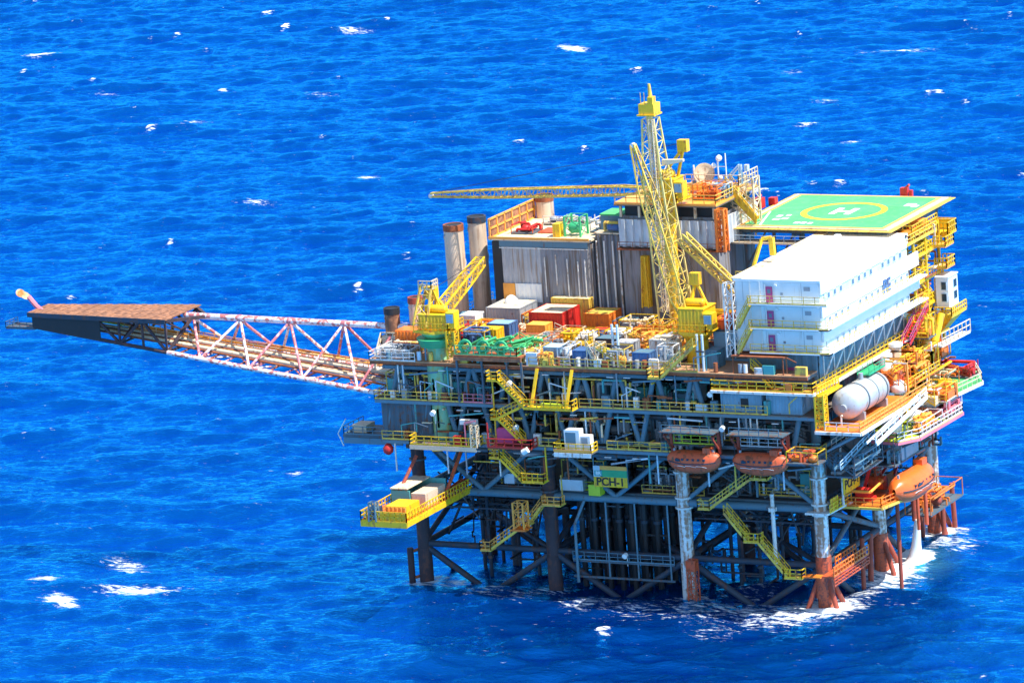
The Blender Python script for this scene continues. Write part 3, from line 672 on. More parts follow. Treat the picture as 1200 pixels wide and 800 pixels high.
# valves, pumps on the right side between tank and stair tower
rc = ('orange', 'yellow', 'redorange', 'white_worn', 'orange_light', 'cream')
skid('orange pump skid just behind the silver tank', 2.4, 5.6, 13.6, 17.6, 23.9, 2.6, 101, 'orange', rc, pipes=8)
skid('yellow and orange valve skid at the foot of the curved duct', 3.8, 8., 19, 23, 20.8, 2.6, 102, 'yellow', rc, pipes=10)
skid('orange valve skid beneath the stair tower', 3.2, 7.4, 24, 29, 20.8, 3., 103, 'orange', rc, pipes=12)
skid('yellow valve skid on the upper right side deck', 2.6, 5.8, 21.6, 26.4, 24.4, 3.2, 104, 'yellow', ('yellow', 'orange_light', 'orange'), pipes=12)
skid('orange cluster of valves behind the small yellow side deck', 5., 9.6, 13, 18, 21.1, 2.2, 105, 'pink', rc, pipes=10)
skid('rust orange equipment hanging under the right side near the far leg', 1.8, 5.4, 22, 33, 5.8, 2.4, 106, 'orange', ('orange', 'rustred', 'redorange'), pipes=14)

skid('pink and white fittings along the edge of the small yellow side deck', 10., 12., 5, 12, 20.92, 1.6, 151, 'whitered', ('pink', 'white_worn', 'orange_light'), pipes=14)
skid('orange white fittings at the far end of the small yellow side deck', 8.6, 12, 13.4, 18.6, 20.92, 2.2, 152, 'whitered', ('pink', 'orange', 'white_worn', 'cream'), pipes=16)
skid('yellow fittings between the curved duct and the green corner deck', 5.4, 9., 20.5, 24.4, 20.92, 2.2, 153, 'yellow', ('yellow', 'orange', 'orange_light'), pipes=16)
skid('orange fittings hugging the near face of the stair tower', 2.6, 5.4, 24.4, 27, 28.2, 3., 154, 'yellow', ('orange', 'redorange', 'yellow'), pipes=12)
skid('yellow brown fittings on the tower landing near the small white cabin', 2.6, 4.8, 29, 33, 24.3, 3.4, 155, 'yellow', ('yellow', 'rust', 'orange'), pipes=14)
skid('dark steel fittings below the silver tank platform', 2.3, 6.2, -3, 6, 17.2, 2.6, 156, 'steel', ('bluegrey', 'grey', 'magenta'), pipes=16)
skid('dark steel fittings below the small yellow side deck', 2.3, 6.8, 8, 18, 15.8, 3.8, 157, 'steel', ('bluegrey', 'grey', 'rust'), pipes=18)
skid('orange red fittings under the far right lifeboat deck edge', 2.2, 5., 14, 21, 16.6, 2.4, 158, 'red', ('red', 'redorange', 'orange'), pipes=14)
# upper right side platform with tank
t = Th('tank_platform', 'orange floored side platform carrying the silver tank', 'platform')
t.p('floor', 'orange').plate([(2.3, -5.3), (8.2, -5.3), (8.2, 13), (2.3, 13)], 23.5, 23.7)
eb = t.p('edge_beam', 'white_worn'); eb.poly([(2.3, -5.4, 23.4), (8.3, -5.4, 23.4), (8.3, 13, 23.4)], .35)
t.p('railing', 'whitered').rail([(3.6, -5.25, 23.7), (8.15, -5.25, 23.7)], 1., 1.5, .08, toe=False); t.p('side_railing', 'orange_light').rail([(8.15, -5.25, 23.7), (8.15, 18, 23.7)], 1.05, 1.3, .09)
s_ = t.p('support', 'bluegrey')
for y in (-5, 0, 5, 10): s_.beam((2.2, y, 20.3), (8, y, 23.3), .25); s_.beam((2.2, y, 23.2), (8.2, y, 23.2), .25, .3)
t = Th('storage_tank', 'large silver horizontal tank with dark bands on the right side', 'tank')
t.p('shell', 'tanksilver').vessel((4.9, -2.4, 26.1), (4.9, 8.8, 26.1), 1.92, 28)
for y in (1.2, 7.): t.p('band', 'steel').revolve((4.9, y, 26.1), (4.9, y+1, 26.1), [(0, 1.93), (.001, 2.0), (.25, 2.0), (.251, 1.93)], 28)
for y in (.2, 7.2): t.p('saddle', 'grey').box(3.3, 6.5, y, y+.5, 23.7, 24.7)
t.p('inspection_seam', 'steel').revolve((4.9, 4.3, 26.1), (4.9, 5, 26.1), [(0, 1.93), (.001, 1.96), (.1, 1.96), (.101, 1.93)], 28); t.p('drain_pipe', 'white_worn').poly([(4.9, -2.8, 25), (4.9, -3.2, 25), (4.9, -3.2, 23.8)], .16); t.p('nozzle', 'grey').cyl((4.9, 3.5, 27.8), (4.9, 3.5, 28.8), .3, 10); t.p('manway', 'grey').cyl((4.9, -2.75, 25.8), (4.9, -2.3, 25.8), .5, 14)
w = t.p('top_walkway', 'green'); w.box(4, 5.6, 4.5, 9.5, 28.25, 28.35); w.rail([(4, 4.5, 28.35), (4, 9.5, 28.35)], .9, 1.6, .06); w.rail([(5.6, 4.5, 28.35), (5.6, 9.5, 28.35)], .9, 1.6, .06)
t = Th('access_ladder', 'bright yellow caged stair at the near end of the silver tank', 'ladder')
a = t.p('cage', 'yellow'); a.lattice((2.9, -4.5, 23.7), (2.9, -4.5, 28.), 1.1, 1.1, 8, .1, .07); a.rail([(2.6, -4.8, 27.8), (2.9, 1.2, 27.8)], 1.1, .8, .12); a.box(2.3, 3.4, -4.9, 1.2, 27.6, 27.78)
# white ramp stair
t = Th('ramp', 'long white railed stair climbing along the sunlit right edge', 'stairway')
t.p('flight', 'white').stair((8.4, -4., 22.), (8.4, 12.6, 23.9), 1.2, (1, 0, 0)); t.p('handrail', 'white').rail([(9.6, -4, 22.1), (9.6, 12.6, 24.)], 1.0, 2.2, .12, toe=False); t.p('stringer', 'white').beam((9.72, -4, 21.9), (9.72, 12.6, 23.8), .12, .4)
t = Th('ramp', 'grey shaded stair continuing down below the tank platform', 'stairway')
t.p('flight', 'bluegrey').stair((5, -6.4, 19.2), (5, 4.6, 21.), .8, (1, 0, 0)); t.p('handrail', 'bluewhite').rail([(5.8, -6.4, 19.2), (5.8, 4.6, 21.)], .9, 2., .08, toe=False)
# small yellow floored landing with pink rail
t = Th('side_landing', 'small yellow floored deck with pink railing jutting from the right side', 'platform')
P4 = [(5.2, 2.2), (10.2, 1.2), (12., 4), (12.4, 17.5), (10.4, 20), (2.4, 20), (2.4, 8)]
t.p('floor', 'lime').plate(P4, 20.7, 20.9); t.p('edge_beam', 'pink').poly([(x, y, 20.65) for x, y in P4[:6]], .34)
t.p('railing', 'pink').rail([(x, y, 20.9) for x, y in P4[:2]], 1.1, 1.2, .09, toe=False); t.p('long_railing', 'whitered').rail([(x, y, 20.9) for x, y in P4[1:6]], 1.1, 1.1, .09)
s_ = t.p('support', 'steel'); 
for (x, y) in P4[1:5]: s_.beam((1.6, y, 16), (x, y, 20.6), .25)
b = one('storage_bag', 'big white wrapped bag near the front of the small yellow side deck', 'bag', 'white'); b.revolve((8., 5., 20.9), (8, 5, 24), [(0, .8), (.3, 1.25), (1.2, 1.3), (1.8, 1.), (2.1, .4)], 12)
b = one('storage_bag', 'white wrapped bag farther back on the small yellow side deck', 'bag', 'white'); b.revolve((9., 10.4, 20.9), (9, 10.4, 24), [(0, .8), (.3, 1.1), (1., 1.2), (1.6, .8), (1.8, .3)], 12)
b = one('storage_bag', 'white round cover beside the pale column behind the tank', 'bag', 'white'); b.revolve((5.2, 14.4, 23.7), (5.2, 14.4, 26), [(0, .7), (.3, 1.05), (1., 1.05), (1.5, .6), (1.7, .2)], 12)
# green corner deck with red machinery
t = Th('corner_deck', 'light green deck jutting out at the far right corner', 'platform')
P5 = [(3.6, 25.), (8., 22.6), (11.6, 24.6), (12.4, 31), (9.4, 36.5), (2.4, 38)]
t.p('floor', 'heligreen').plate(P5, 21.2, 21.45); t.p('edge_beam', 'white_worn').poly([(x, y, 21.2) for x, y in P5[:5]], .4)
t.p('railing', 'cream').rail([(x, y, 21.45) for x, y in P5[:5]], 1.1, 1.2, .08, toe=False)
t.p('marking', 'orange_light').cyl((9.6, 26.5, 21.45), (9.6, 26.5, 21.47), .9, 20)
s_ = t.p('support', 'steel'); s_.beam((1.6, 26, 16), (10, 26, 21), .3); s_.beam((1.6, 32, 16), (10, 32, 21), .3)
skid('bright red pump and motor row on the green corner deck', 4.6, 10.6, 31.6, 34.6, 21.45, 1.9, 107, 'red', ('red', 'red', 'orange'), pipes=10, frame_top=False)
t = Th('small_crane', 'red A shaped davit on the green corner deck', 'davit'); a = t.p('frame', 'red'); a.beam((4.2, 33.5, 21.5), (4.9, 34.3, 26.), .34); a.beam((5.6, 34.5, 21.5), (4.9, 34.3, 26.), .3); a.box(4.2, 5.4, 33.6, 34.8, 21.5, 22.8)
t.p('rope', 'black').beam((4.9, 34.3, 26), (6.4, 33.6, 21.8), .05)
t = Th('side_stair', 'white railed short bridge from the stair tower to the right', 'walkway'); t.p('walkway', 'white').quadbox([(4.9, 27., 26.6), (6.1, 27, 26.6), (7.6, 33, 27.2), (6.4, 33, 27.2), (4.9, 27., 26.8), (6.1, 27, 26.8), (7.6, 33, 27.4), (6.4, 33, 27.4)]); t.p('railing', 'cream').rail([(6.1, 27, 26.8), (7.6, 33, 27.4)], 1.6, .9, .1)
# ================================================================== flare boom
t = Th('flare_boom', 'long red and white lattice boom reaching out over the sea to the flare', 'flare boom')
def zb(x): return 24.6+(-60-x)*.139
def yb2(x): return 10-(-60-x)*.06
ch = t.p('chord', 'boomwhite'); ch.cyl((-57.5, 5, 32.2), (-91, 5, 32.75), .42, 12)
for (a, b) in (((-58.5, .0, zb(-58.5)), (-91, .0, zb(-91))), ((-58.5, yb2(-58.5), zb(-58.5)), (-91, yb2(-91), zb(-91)))): t.p('chord', 'boomwhite').cyl(a, b, .32, 12)
tn = [-59.5, -67.3, -75.2, -82.6, -89.6]; bn = [-63.3, -71.2, -79, -86.2]
for s_ in (0, 1):
    for i, b in enumerate(bn):
        y = yb2(b) if s_ else 0
        for q, a in enumerate((tn[i], tn[i+1])): t.p('diagonal', 'boomwhite' if (q+i+s_) % 2 else 'boomred').cyl((a, 5, 32.4), (b, y, zb(b)), .19, 8, caps=False)
for b in bn: t.p('cross_brace', 'boomred').cyl((b, 0, zb(b)), (b, yb2(b), zb(b)), .17, 8)
for i in range(3):
    t.p('cross_brace', 'boomred').cyl((bn[i], 0, zb(bn[i])), (bn[i+1], yb2(bn[i+1]), zb(bn[i+1])), .13, 8); t.p('cross_brace', 'boomwhite').cyl((bn[i+1], 0, zb(bn[i+1])), (bn[i], yb2(bn[i]), zb(bn[i])), .12, 8)
for k in range(16):
    x = -58.6-k*2.2; t.p('pipe_support', 'boomred' if k % 2 else 'rust').beam((x, .2, zb(x)+.1), (x, yb2(x)-.2, zb(x)+.1), .16)
for x in tn[1:]: t.p('red_band', 'boomred').cyl((x-.3, 5, 32.2+(-57.5-x)*.0164), (x+.3, 5, 32.2+(-57.5-x)*.0164), .46, 12)
for k, (y, r) in enumerate(((1.2, .16), (2.4, .26), (3.2, .12), (3.9, .14), (5., .28), (7.9, .2), (8.9, .12))): t.p('gas_pipe', ('rust', 'cream', 'pipebrown', 'rust', 'cream', 'orange_light', 'rust')[k]).cyl((-57, y, zb(-57)+.9+.1*k), (-108, y*.55+1.4, zb(-108)+.5), r, 8)
w = t.p('walkway', 'pipebrown'); w.quadbox([(-57.5, 6, zb(-57)+.6), (-100, 4.6, zb(-100)+.3), (-100, 5.8, zb(-100)+.3), (-57.5, 7.4, zb(-57)+.6), (-57.5, 6, zb(-57)+.75), (-100, 4.6, zb(-100)+.45), (-100, 5.8, zb(-100)+.45), (-57.5, 7.4, zb(-57)+.75)])
t.p('walkway_railing', 'orange_light').rail([(-57.5, 7.3, zb(-57)+.75), (-100, 5.7, zb(-100)+.45)], 1.1, 1.6, .09); t.p('walkway_railing', 'cream').rail([(-57.5, 6, zb(-57)+.75), (-100, 4.6, zb(-100)+.45)], 1.1, 1.6, .08)
# heat shielded tip
d = t.p('tip_frame', 'darkrust')
def P(x, s, top): 
    f = (-91-x)/20.5; yf = 0; yk = 8.3-3.9*f
    return (x, yk if s else yf, (33.05+.3*f) if top else zb(x))
for s in (0, 1):
    d.cyl(P(-91, s, 1), P(-111, s, 1), .2, 8); d.cyl(P(-91, s, 0), P(-111, s, 0), .26, 8)
    xs = [-91, -94.5, -98, -101.5, -105, -108, -111]
    for i in range(6): d.beam(P(xs[i], s, i % 2), P(xs[i+1], s, (i+1) % 2), .3); d.beam(P(xs[i], s, 0), P(xs[i], s, 1), .25)
for x in (-91, -98, -105, -111): d.beam(P(x, 0, 0), P(x, 1, 0), .25); d.beam(P(x, 0, 0), P(x, 1, 1), .22); d.beam(P(x, 1, 0), P(x, 0, 1), .22)
for (x, s) in ((-91, 0), (-91, 1)): d.beam(P(x, s, 1), (-87.6, 5, 32.7), .4); d.beam(P(x, s, 0), (-89.6, 5, 32.7), .3)
d.beam((-91, 0, zb(-91)), (-91, 8, zb(-91)), .3)
f_ = t.p('dark_cladding', 'black'); f_.quadbox([(-111, -.25, zb(-111)-.1), (-100.8, -.25, zb(-100.8)-.1), (-100.8, -.12, zb(-100.8)-.1), (-111, -.12, zb(-111)-.1), (-111, -.25, 33.2), (-100.8, -.25, 33.), (-100.8, -.12, 33.), (-111, -.12, 33.2)])
f_.quadbox([(-111.1, -.2, zb(-111)), (-111, -.2, zb(-111)), (-111, 4.3, zb(-111)), (-111.1, 4.3, zb(-111)), (-111.1, -.2, 33.1), (-111, -.2, 33.1), (-111, 4.3, 33.1), (-111.1, 4.3, 33.1)])
r_ = t.p('heat_shield', 'brown')
for i in range(26):
    xa = -90.6-i*.81; xb_ = xa-.78
    for e in (0,):
        pa = P(xa, 0, 1); pb = P(xa, 1, 1); pc = P(xb_, 0, 1); pd = P(xb_, 1, 1); dz = .28+.05*(i % 2)
        r_.quadbox([(pc[0], pc[1]-.4, pc[2]+.15), (pa[0], pa[1]-.4, pa[2]+.15), (pb[0], pb[1]+.5, pb[2]+.15), (pd[0], pd[1]+.5, pd[2]+.15), (pc[0], pc[1]-.4, pc[2]+dz), (pa[0], pa[1]-.4, pa[2]+dz), (pb[0], pb[1]+.5, pb[2]+dz), (pd[0], pd[1]+.5, pd[2]+dz)])
t.p('shield_edge', 'darksteel').quadbox([(-111.6, -.55, 33.1), (-90.7, -.55, 32.75), (-90.7, -.43, 32.75), (-111.6, -.43, 33.1), (-111.6, -.55, 33.7), (-90.7, -.55, 33.35), (-90.7, -.43, 33.35), (-111.6, -.43, 33.7)])
e = t.p('end_platform', 'steel'); e.box(-115.6, -111.1, .3, 3.4, 31.2, 31.35); e.rail([(-111.2, .3, 31.35), (-115.6, .3, 31.35), (-115.6, 3.4, 31.35)], .8, 1.2, .06)
t.p('flare_tip', 'pink').poly([(-110.6, 2, 33.2), (-111.9, 2.4, 33.9), (-113.2, 2.8, 35.)], .34, False)
bx = one('flare_flame', 'small pale orange flame burning at the far left tip of the boom', 'flame', 'flame')
bx.revolve((-113., 2.8, 34.9), (-116.6, 3.2, 36.2), [(0, .2), (.3, .36), (.8, .46), (1.2, .42), (1.6, .52), (2.0, .46), (2.2, .3), (2.35, .08)], 12)

# ================================================================== exhaust stacks
def stack(name, lab, x, y, z0, z1, r, mat, cap='rust', lean=0, grp='tall exhaust stacks'):
    t = Th(name, lab, 'exhaust stack', grp)
    t.p('flue', mat).cyl((x, y, z0), (x, y, z1), r, 22); c = t.p('rim', cap); c.revolve((x, y, z1-.7), (x, y, z1+1), [(0, r+.02), (.01, r+.07), (.8, r+.07), (.81, r-.15), (.5, r-.16)], 22)
    t.p('inside', 'black').cyl((x, y, z1-.1), (x, y, z1+.03), r-.2, 20)
    b = t.p('spiral_strip', 'grey'); n = 40
    for k in range(n):
        a0 = .26*k; a1 = .26*(k+1); za = z0+(z1-z0-1)*k/n; zc = z0+(z1-z0-1)*(k+1)/n; q = r+.05
        b.beam((x+q*math.cos(a0), y+q*math.sin(a0), za), (x+q*math.cos(a1), y+q*math.sin(a1), zc), .08)
stack('exhaust_stack', 'tall pale exhaust stack with a red rim, left one of the tall pair', -57.3, 18, 30.2, 42.8, 1.28, 'stackmat', 'rust')
stack('exhaust_stack', 'tall pale exhaust stack with a dark rim, between its pair and the rusty shed', -55.2, 20.6, 30.2, 43.4, 1.18, 'stackmat', 'darksteel')
stack('exhaust_stack', 'exhaust stack mostly hidden behind the lattice screen on the shed roof', -50.2, 30.5, 30.2, 44.3, 1.2, 'stackmat', 'rust')
stack('funnel', 'short dark brown funnel on the left edge of the platform', -60.2, 5, 28.5, 34.6, .98, 'brown', 'black', grp='short funnels')
stack('funnel', 'short pale beige funnel right of the dark brown one', -56.9, 5.4, 30.2, 36, .92, 'stackmat', 'rustred', grp='short funnels')
t = Th('boxed_frame', 'cream boxed frame at the foot of the short dark funnel', 'frame'); a = t.p('box', 'beige'); a.box(-61.4, -59., 4, 6.2, 29.2, 31.2); a = t.p('frame', 'cream'); a.rail([(-61.5, 2, 27.4), (-61.5, 4, 30.), (-58, 4, 30.)], 1.6, .9, .14); a.box(-61.6, -58.6, 2, 7, 27, 27.2)
t = Th('orange_crate', 'orange ribbed box in front of the short pale funnel', 'crate'); a = t.p('box', 'orange'); a.box(-58., -53.6, 1.4, 4, 30.2, 32.6); a.corr((-58, 1.3), (-53.6, 1.3), 30.3, 32.5, .5, .1)

# ================================================================== sheds on the main deck
t = Th('turbine_shed', 'large rust streaked grey corrugated shed with a cream roof', 'building')
x0, x1, y0, y1, zt = -51.4, -37.6, 17, 29.5, 41.3
w = t.p('wall', 'shed'); w.box(x0+1.3, x1-.1, y0+.15, y1, 30.25, zt-.1); w.corr((x0+1.4, y0), (-44.4, y0), 32., zt-.9, .62, .12)
w2 = t.p('wall_panel', 'sheddark', label='darker rust streaked right half of the wall'); w2.corr((-44.35, y0-.05), (x1, y0-.05), 30.3, zt-1., .8, .1); w2.corr((x1, y0), (x1, y1), 30.3, zt-.5, .8, .12)
t.p('wall_band', 'bluegrey').box(x0+1.2, x1+.02, y0-.22, y0-.1, zt-.9, zt-.1); t.p('gutter', 'white_worn').box(x0+1.2, x1, y0-.3, y0-.225, zt-1.1, zt-.98)
t.p('opening_shade', 'black').box(x0, x0+1.28, y0+.1, y1-1, 30.3, zt-.3); w3 = t.p('patch_panel', 'white'); w3.corr((-48.3, y0-.2), (-44.5, y0-.2), 33.2, 35.6, .7, .1); t.p('patch_panel', 'orange_light').box(-50, -48.35, y0-.3, y0-.15, 33.4, 35.6)  # solid black block painted as the shade inside the open left bay
r = t.p('roof', 'cream'); r.box(x0-.2, x1+.3, y0-.35, y1+.3, zt-.08, zt+.12)
r = t.p('roof_kerb', 'orange_light'); r.beam((x0-.2, y0-.35, zt+.25), (x1+.3, y0-.35, zt+.25), .28)
dp = t.p('drain_pipe', 'white_worn')
for x, za in ((-43.8, 34), (-42.2, 35.5), (-40.6, 33), (-39.1, 32), (-38.1, 31.5)): dp.cyl((x, y0-.3, za), (x, y0-.3, zt-2.2+.4*math.sin(x)), .09, 6)
t = Th('lattice_screen', 'cream framed brown panel screen standing along the left edge of the shed roof', 'screen')
a = t.p('frame', 'orange_light'); b = t.p('panel', 'brown'); 
for z in (41.5, 42.7, 43.9): a.beam((x0, y0-.3, z), (x0, y1+.3, z), .22)
for k in range(7):
    y = y0-.3+k*(y1-y0+.6)/6; a.beam((x0, y, 41.4), (x0, y, 44), .22)
b.box(x0-.06, x0-.02, y0-.3, y1+.3, 41.5, 43.9)
rz = zt+.14
t = Th('roof_machine', 'green framed machine on the shed roof', 'machine'); a = t.p('frame', 'green_bright'); a.lattice((-40.6, 20, rz), (-40.6, 20, rz+2.6), 2.2, 2.2, 2, .12, .06); t.p('drum', 'green').vessel((-41.6, 20, rz+1), (-39.8, 20, rz+1), .7, 14); t.p('side_box', 'yellow').box(-43.2, -42.2, 18.4, 20, rz, rz+1.7)
skid('white and grey units on the right end of the shed roof', -39.4, -37.5, 21.5, 25, rz, 1.6, 120, 'white_worn', ('white_worn', 'cream', 'grey'), pipes=4)
skid('red pipe bundles on the left of the shed roof', -49.8, -46.6, 19.5, 22.5, rz, 1.0, 121, 'redorange', ('red', 'redorange', 'cream'), pipes=8, frame_top=False)
skid('low pale roof units near the back of the shed roof', -48, -42, 25.4, 28.6, rz, .9, 122, 'white_worn', ('cream', 'white_worn', 'grey'), pipes=5, frame_top=False)
one('roof_patch', 'low rust orange plate in the middle of the shed roof', 'plate', 'redorange').box(-46.4, -43.8, 20.5, 23.5, rz, rz+.16)
t = Th('filter_house', 'narrow dark streaky block between the two big sheds', 'building')
a = t.p('wall', 'sheddark'); a.box(-37.2, -33.6, 18.6, 30, 30.25, 42.); a.corr((-37.2, 18.5), (-33.6, 18.5), 30.3, 41.9, .9, .35); t.p('roof', 'cream').box(-37.3, -33.5, 18.3, 30, 42.02, 42.2)
a = t.p('downpipe', 'white_worn'); 
for x in (-36.9, -35.8, -34.6, -33.7): a.cyl((x, 18., 31), (x, 18, 41.2), .12, 8)
t = Th('roof_cabin', 'teal grey cabin with a pale green lid on the narrow block', 'cabin'); t.p('wall', 'bluegrey').box(-37., -33.9, 20, 23.6, 42.22, 44.1); t.p('roof', 'heligreen').box(-37.1, -33.8, 19.9, 23.7, 44.1, 44.3); t.p('pipe', 'yellow_worn').poly([(-36, 19, 42.3), (-36, 19, 43.4), (-34, 19, 43.4)], .2, False); t.p('tank', 'blue').vessel((-35.6, 18.9, 42.8), (-33.8, 18.9, 42.8), .45, 12)
t = Th('compressor_house', 'tall block with blue grey corrugated bands under a railed roof deck', 'building')
x0, x1, y0, y1 = -33.4, -19.9, 18, 30
a = t.p('wall', 'sheddark'); a.box(x0+.3, x1-.3, y0+.2, y1, 30.25, 44.5)
a.corr((x0, y0+.1), (x1, y0+.1), 30.3, 40.5, 1.3, .12)
a = t.p('corrugated_band', 'shedlight'); a.corr((x0, y0-.35), (x1+.2, y0-.35), 40.7, 44.2, 1.15, .34); a.corr((x1+.2, y0-.35), (x1+.2, y1), 40.7, 44.2, 1.15, .3)
t.p('ledge', 'rust').box(x0-.2, x1+1.2, y0-1., y0-.1, 40.3, 40.45); t.p('ledge_railing', 'rust').rail([(x0, y0-.95, 40.45), (x1+1.1, y0-.95, 40.45)], .9, 2., .06, toe=False)
t.p('upper_opening_shade', 'black').box(x0+.6, x1-.6, y0+.6, y1, 44.5, 46.); f_ = t.p('post', 'cream')  # black core stands in for the shade behind the open posts
for k in range(6): f_.beam((x0+.3+k*2.6, y0, 44.4), (x0+.3+k*2.6, y0, 46.2), .3)
t.p('roof', 'orange_light').box(x0-.3, x1+.4, y0-.6, y1+.4, 46.12, 46.4); t.p('roof_edge', 'grating').box(x0-.35, x1+.45, y0-.65, y1+.45, 45.95, 46.11)
t.p('roof_railing', 'yellow_worn').rail([(x0-.2, y0-.5, 46.4), (x1+.3, y0-.5, 46.4), (x1+.3, y1+.3, 46.4)], 1.1, 1.5, .09, toe=False)
a = t.p('yellow_column', 'yellow'); a.box(-30.3, -29.3, 17., 17.6, 33, 39.6); a.lattice((-29.8, 16.9, 33), (-29.8, 16.9, 39.6), .9, .5, 8, .07, .05)
a = t.p('orange_column', 'orange'); a.lattice((-18.9, 17.4, 40.4), (-18.9, 17.4, 45.8), 1., 1., 4, .16, .1)
t = Th('roof_walkway', 'cream and yellow railed bridge rising behind the tall crane', 'walkway'); a = t.p('walkway', 'orange_light'); a.box(-26.6, -19.2, 24, 26, 47.3, 47.5); t.p('railing', 'cream').rail([(-26.6, 24, 47.5), (-19.2, 24, 47.5), (-19.2, 30, 47.5)], 1.3, .9, .1); t.p('girder', 'yellow_worn').beam((-26.6, 23.9, 47.1), (-19.2, 23.9, 47.1), .5); s = t.p('support', 'cream')
for x in (-26, -22.5, -19.5): s.beam((x, 24.2, 40), (x, 24.2, 47.2), .22)
t.p('lower_railing', 'cream').rail([(-21, 24, 45.), (-18, 24, 43.6)], 1.2, .9, .1); t.p('back_tower', 'cream').lattice((-18.4, 25.4, 41), (-18.4, 25.4, 48.4), 1.9, 1.9, 5, .1, .06)
t = Th('roof_stair', 'wide yellow stair running down from the roof bridge to the helideck', 'stairway'); t.p('flight', 'yellow').stair((-16.9, 23.2, 43.2), (-20.6, 23.2, 47.6), 1.2); t.p('side_plate', 'yellow').quadbox([(-16.7, 23.1, 42.7), (-16.5, 23.1, 43.7), (-20.5, 23.1, 48.2), (-20.9, 23.1, 47.1), (-16.7, 23.2, 42.7), (-16.5, 23.2, 43.7), (-20.5, 23.2, 48.2), (-20.9, 23.2, 47.1)]); t.p('railing', 'yellow_worn').stairrail((-16.9, 23.1, 43.4), (-20.6, 23.1, 47.8), 1.4)
skid('orange and brown machinery at the right end of the crane roof', -23.6, -20.2, 19.5, 22.5, 46.42, 1.9, 124, 'orange', ('redorange', 'orange', 'rust'), pipes=8)
skid('blue and white boxes beneath the roof bridge', -22, -19.6, 21, 23, 46.42, 1.8, 125, 'white_worn', ('blue', 'white', 'lightblue'), pipes=5)
t = Th('satellite_dish', 'grey dish aerial facing the camera on the roof bridge', 'antenna'); t.p('dish', 'cream').revolve((-24.2, 24.8, 48.8), (-23.9, 23.9, 49.), [(0, .5), (.3, 1.1), (.5, 1.35), (.51, 1.3), (.35, 1.)], 18); t.p('mount', 'cream').cyl((-24.2, 25, 47.5), (-24.2, 25, 48.6), .1, 8)
t = Th('antenna_mast', 'thin white radio mast with white radomes on the roof bridge', 'antenna'); a = t.p('mast', 'white'); a.cyl((-21.1, 24.6, 47.5), (-21.1, 24.6, 51.5), .08, 8); a.cyl((-22.2, 24.6, 47.5), (-22.2, 24.6, 50.6), .11, 8); a.beam((-23, 24.6, 49.8), (-21.1, 24.6, 49.8), .1)
for (x, z, r) in ((-22., 50.9, .42), (-22.8, 49.9, .36), (-21.9, 48.4, .32)): t.p('radome', 'white').revolve((x, 24.6, z-r), (x, 24.6, z+r), [(0, r*.3), (r*.4, r*.85), (r, r), (r*1.5, r*.8), (r*1.9, r*.3)], 12)
t = Th('antenna_mast', 'slanting white lattice aerial at the right end of the roof bridge', 'antenna'); a = t.p('mast', 'bluewhite'); a.lattice((-21.8, 24.8, 47.5), (-19.4, 25, 49.9), .35, .3, 6, .05, .03); a.lattice((-19.3, 25, 47.5), (-19.3, 25, 50), .35, .3, 5, .05, .03); a.box(-18.7, -18.2, 24.8, 25.4, 49.2, 50)
t = Th('whip_antenna', 'short white aerial beside the roof dish', 'antenna'); t.p('rod', 'white').cyl((-25.6, 24.6, 47.5), (-25.6, 24.6, 49.9), .12, 8); t.p('clamp', 'grey').box(-25.8, -25.4, 24.4, 24.8, 47.5, 47.9)

# ================================================================== lattice tower and cranes
t = Th('lattice_tower', 'tall thin pale lattice tower rising above everything else', 'tower')
a = t.p('leg', 'towerpaint'); b = t.p('bracing', 'towerpaint')
for (p, q, w0, w1, n) in (((-23.2, 12, 30.3), (-24.9, 12, 51), 3.4, 2.5, 10), ((-24.9, 12, 51), (-25.2, 12, 58.4), 2.5, 1.6, 5)):
    a.lattice(p, q, w0, w1, n, .1, .07, braces=False); b.lattice(p, q, w0, w1, n, .12, .045, chords=False)
a.beam((-24.1, 11.3, 51), (-25., 11.3, 59.5), .55, .4)
t.p('ladder', 'cream').lattice((-24.2, 10.6, 34), (-24.6, 10.8, 58.4), .6, .5, 30, .05, .035)
c = t.p('top_platform', 'yellow'); c.box(-26.3, -24.2, 11, 13, 59., 60.3); c.box(-26.5, -24.1, 10.8, 13.2, 58.8, 58.98); c.box(-25, -24.3, 11, 12, 60.3, 61.2)
c = t.p('antenna', 'yellow_worn'); c.cyl((-24.8, 11.6, 60.3), (-24.9, 11.6, 62.8), .36, 8, .18); 
for x in (-26.1, -25.6): c.cyl((x, 11.4, 60.3), (x, 11.4, 61.7), .05, 6)
t.p('mid_platform', 'yellow_worn').rail([(-26.2, 10.7, 50.8), (-23.4, 10.7, 50.8), (-23.4, 13.4, 50.8)], 1, .9, .08); t.p('side_arm', 'cream').quadbox([(-23.8, 11.5, 52.4), (-20.9, 11.5, 53), (-20.9, 12, 53), (-23.8, 12, 52.4), (-23.8, 11.5, 53.2), (-20.9, 11.5, 53.3), (-20.9, 12, 53.3), (-23.8, 12, 53.2)])

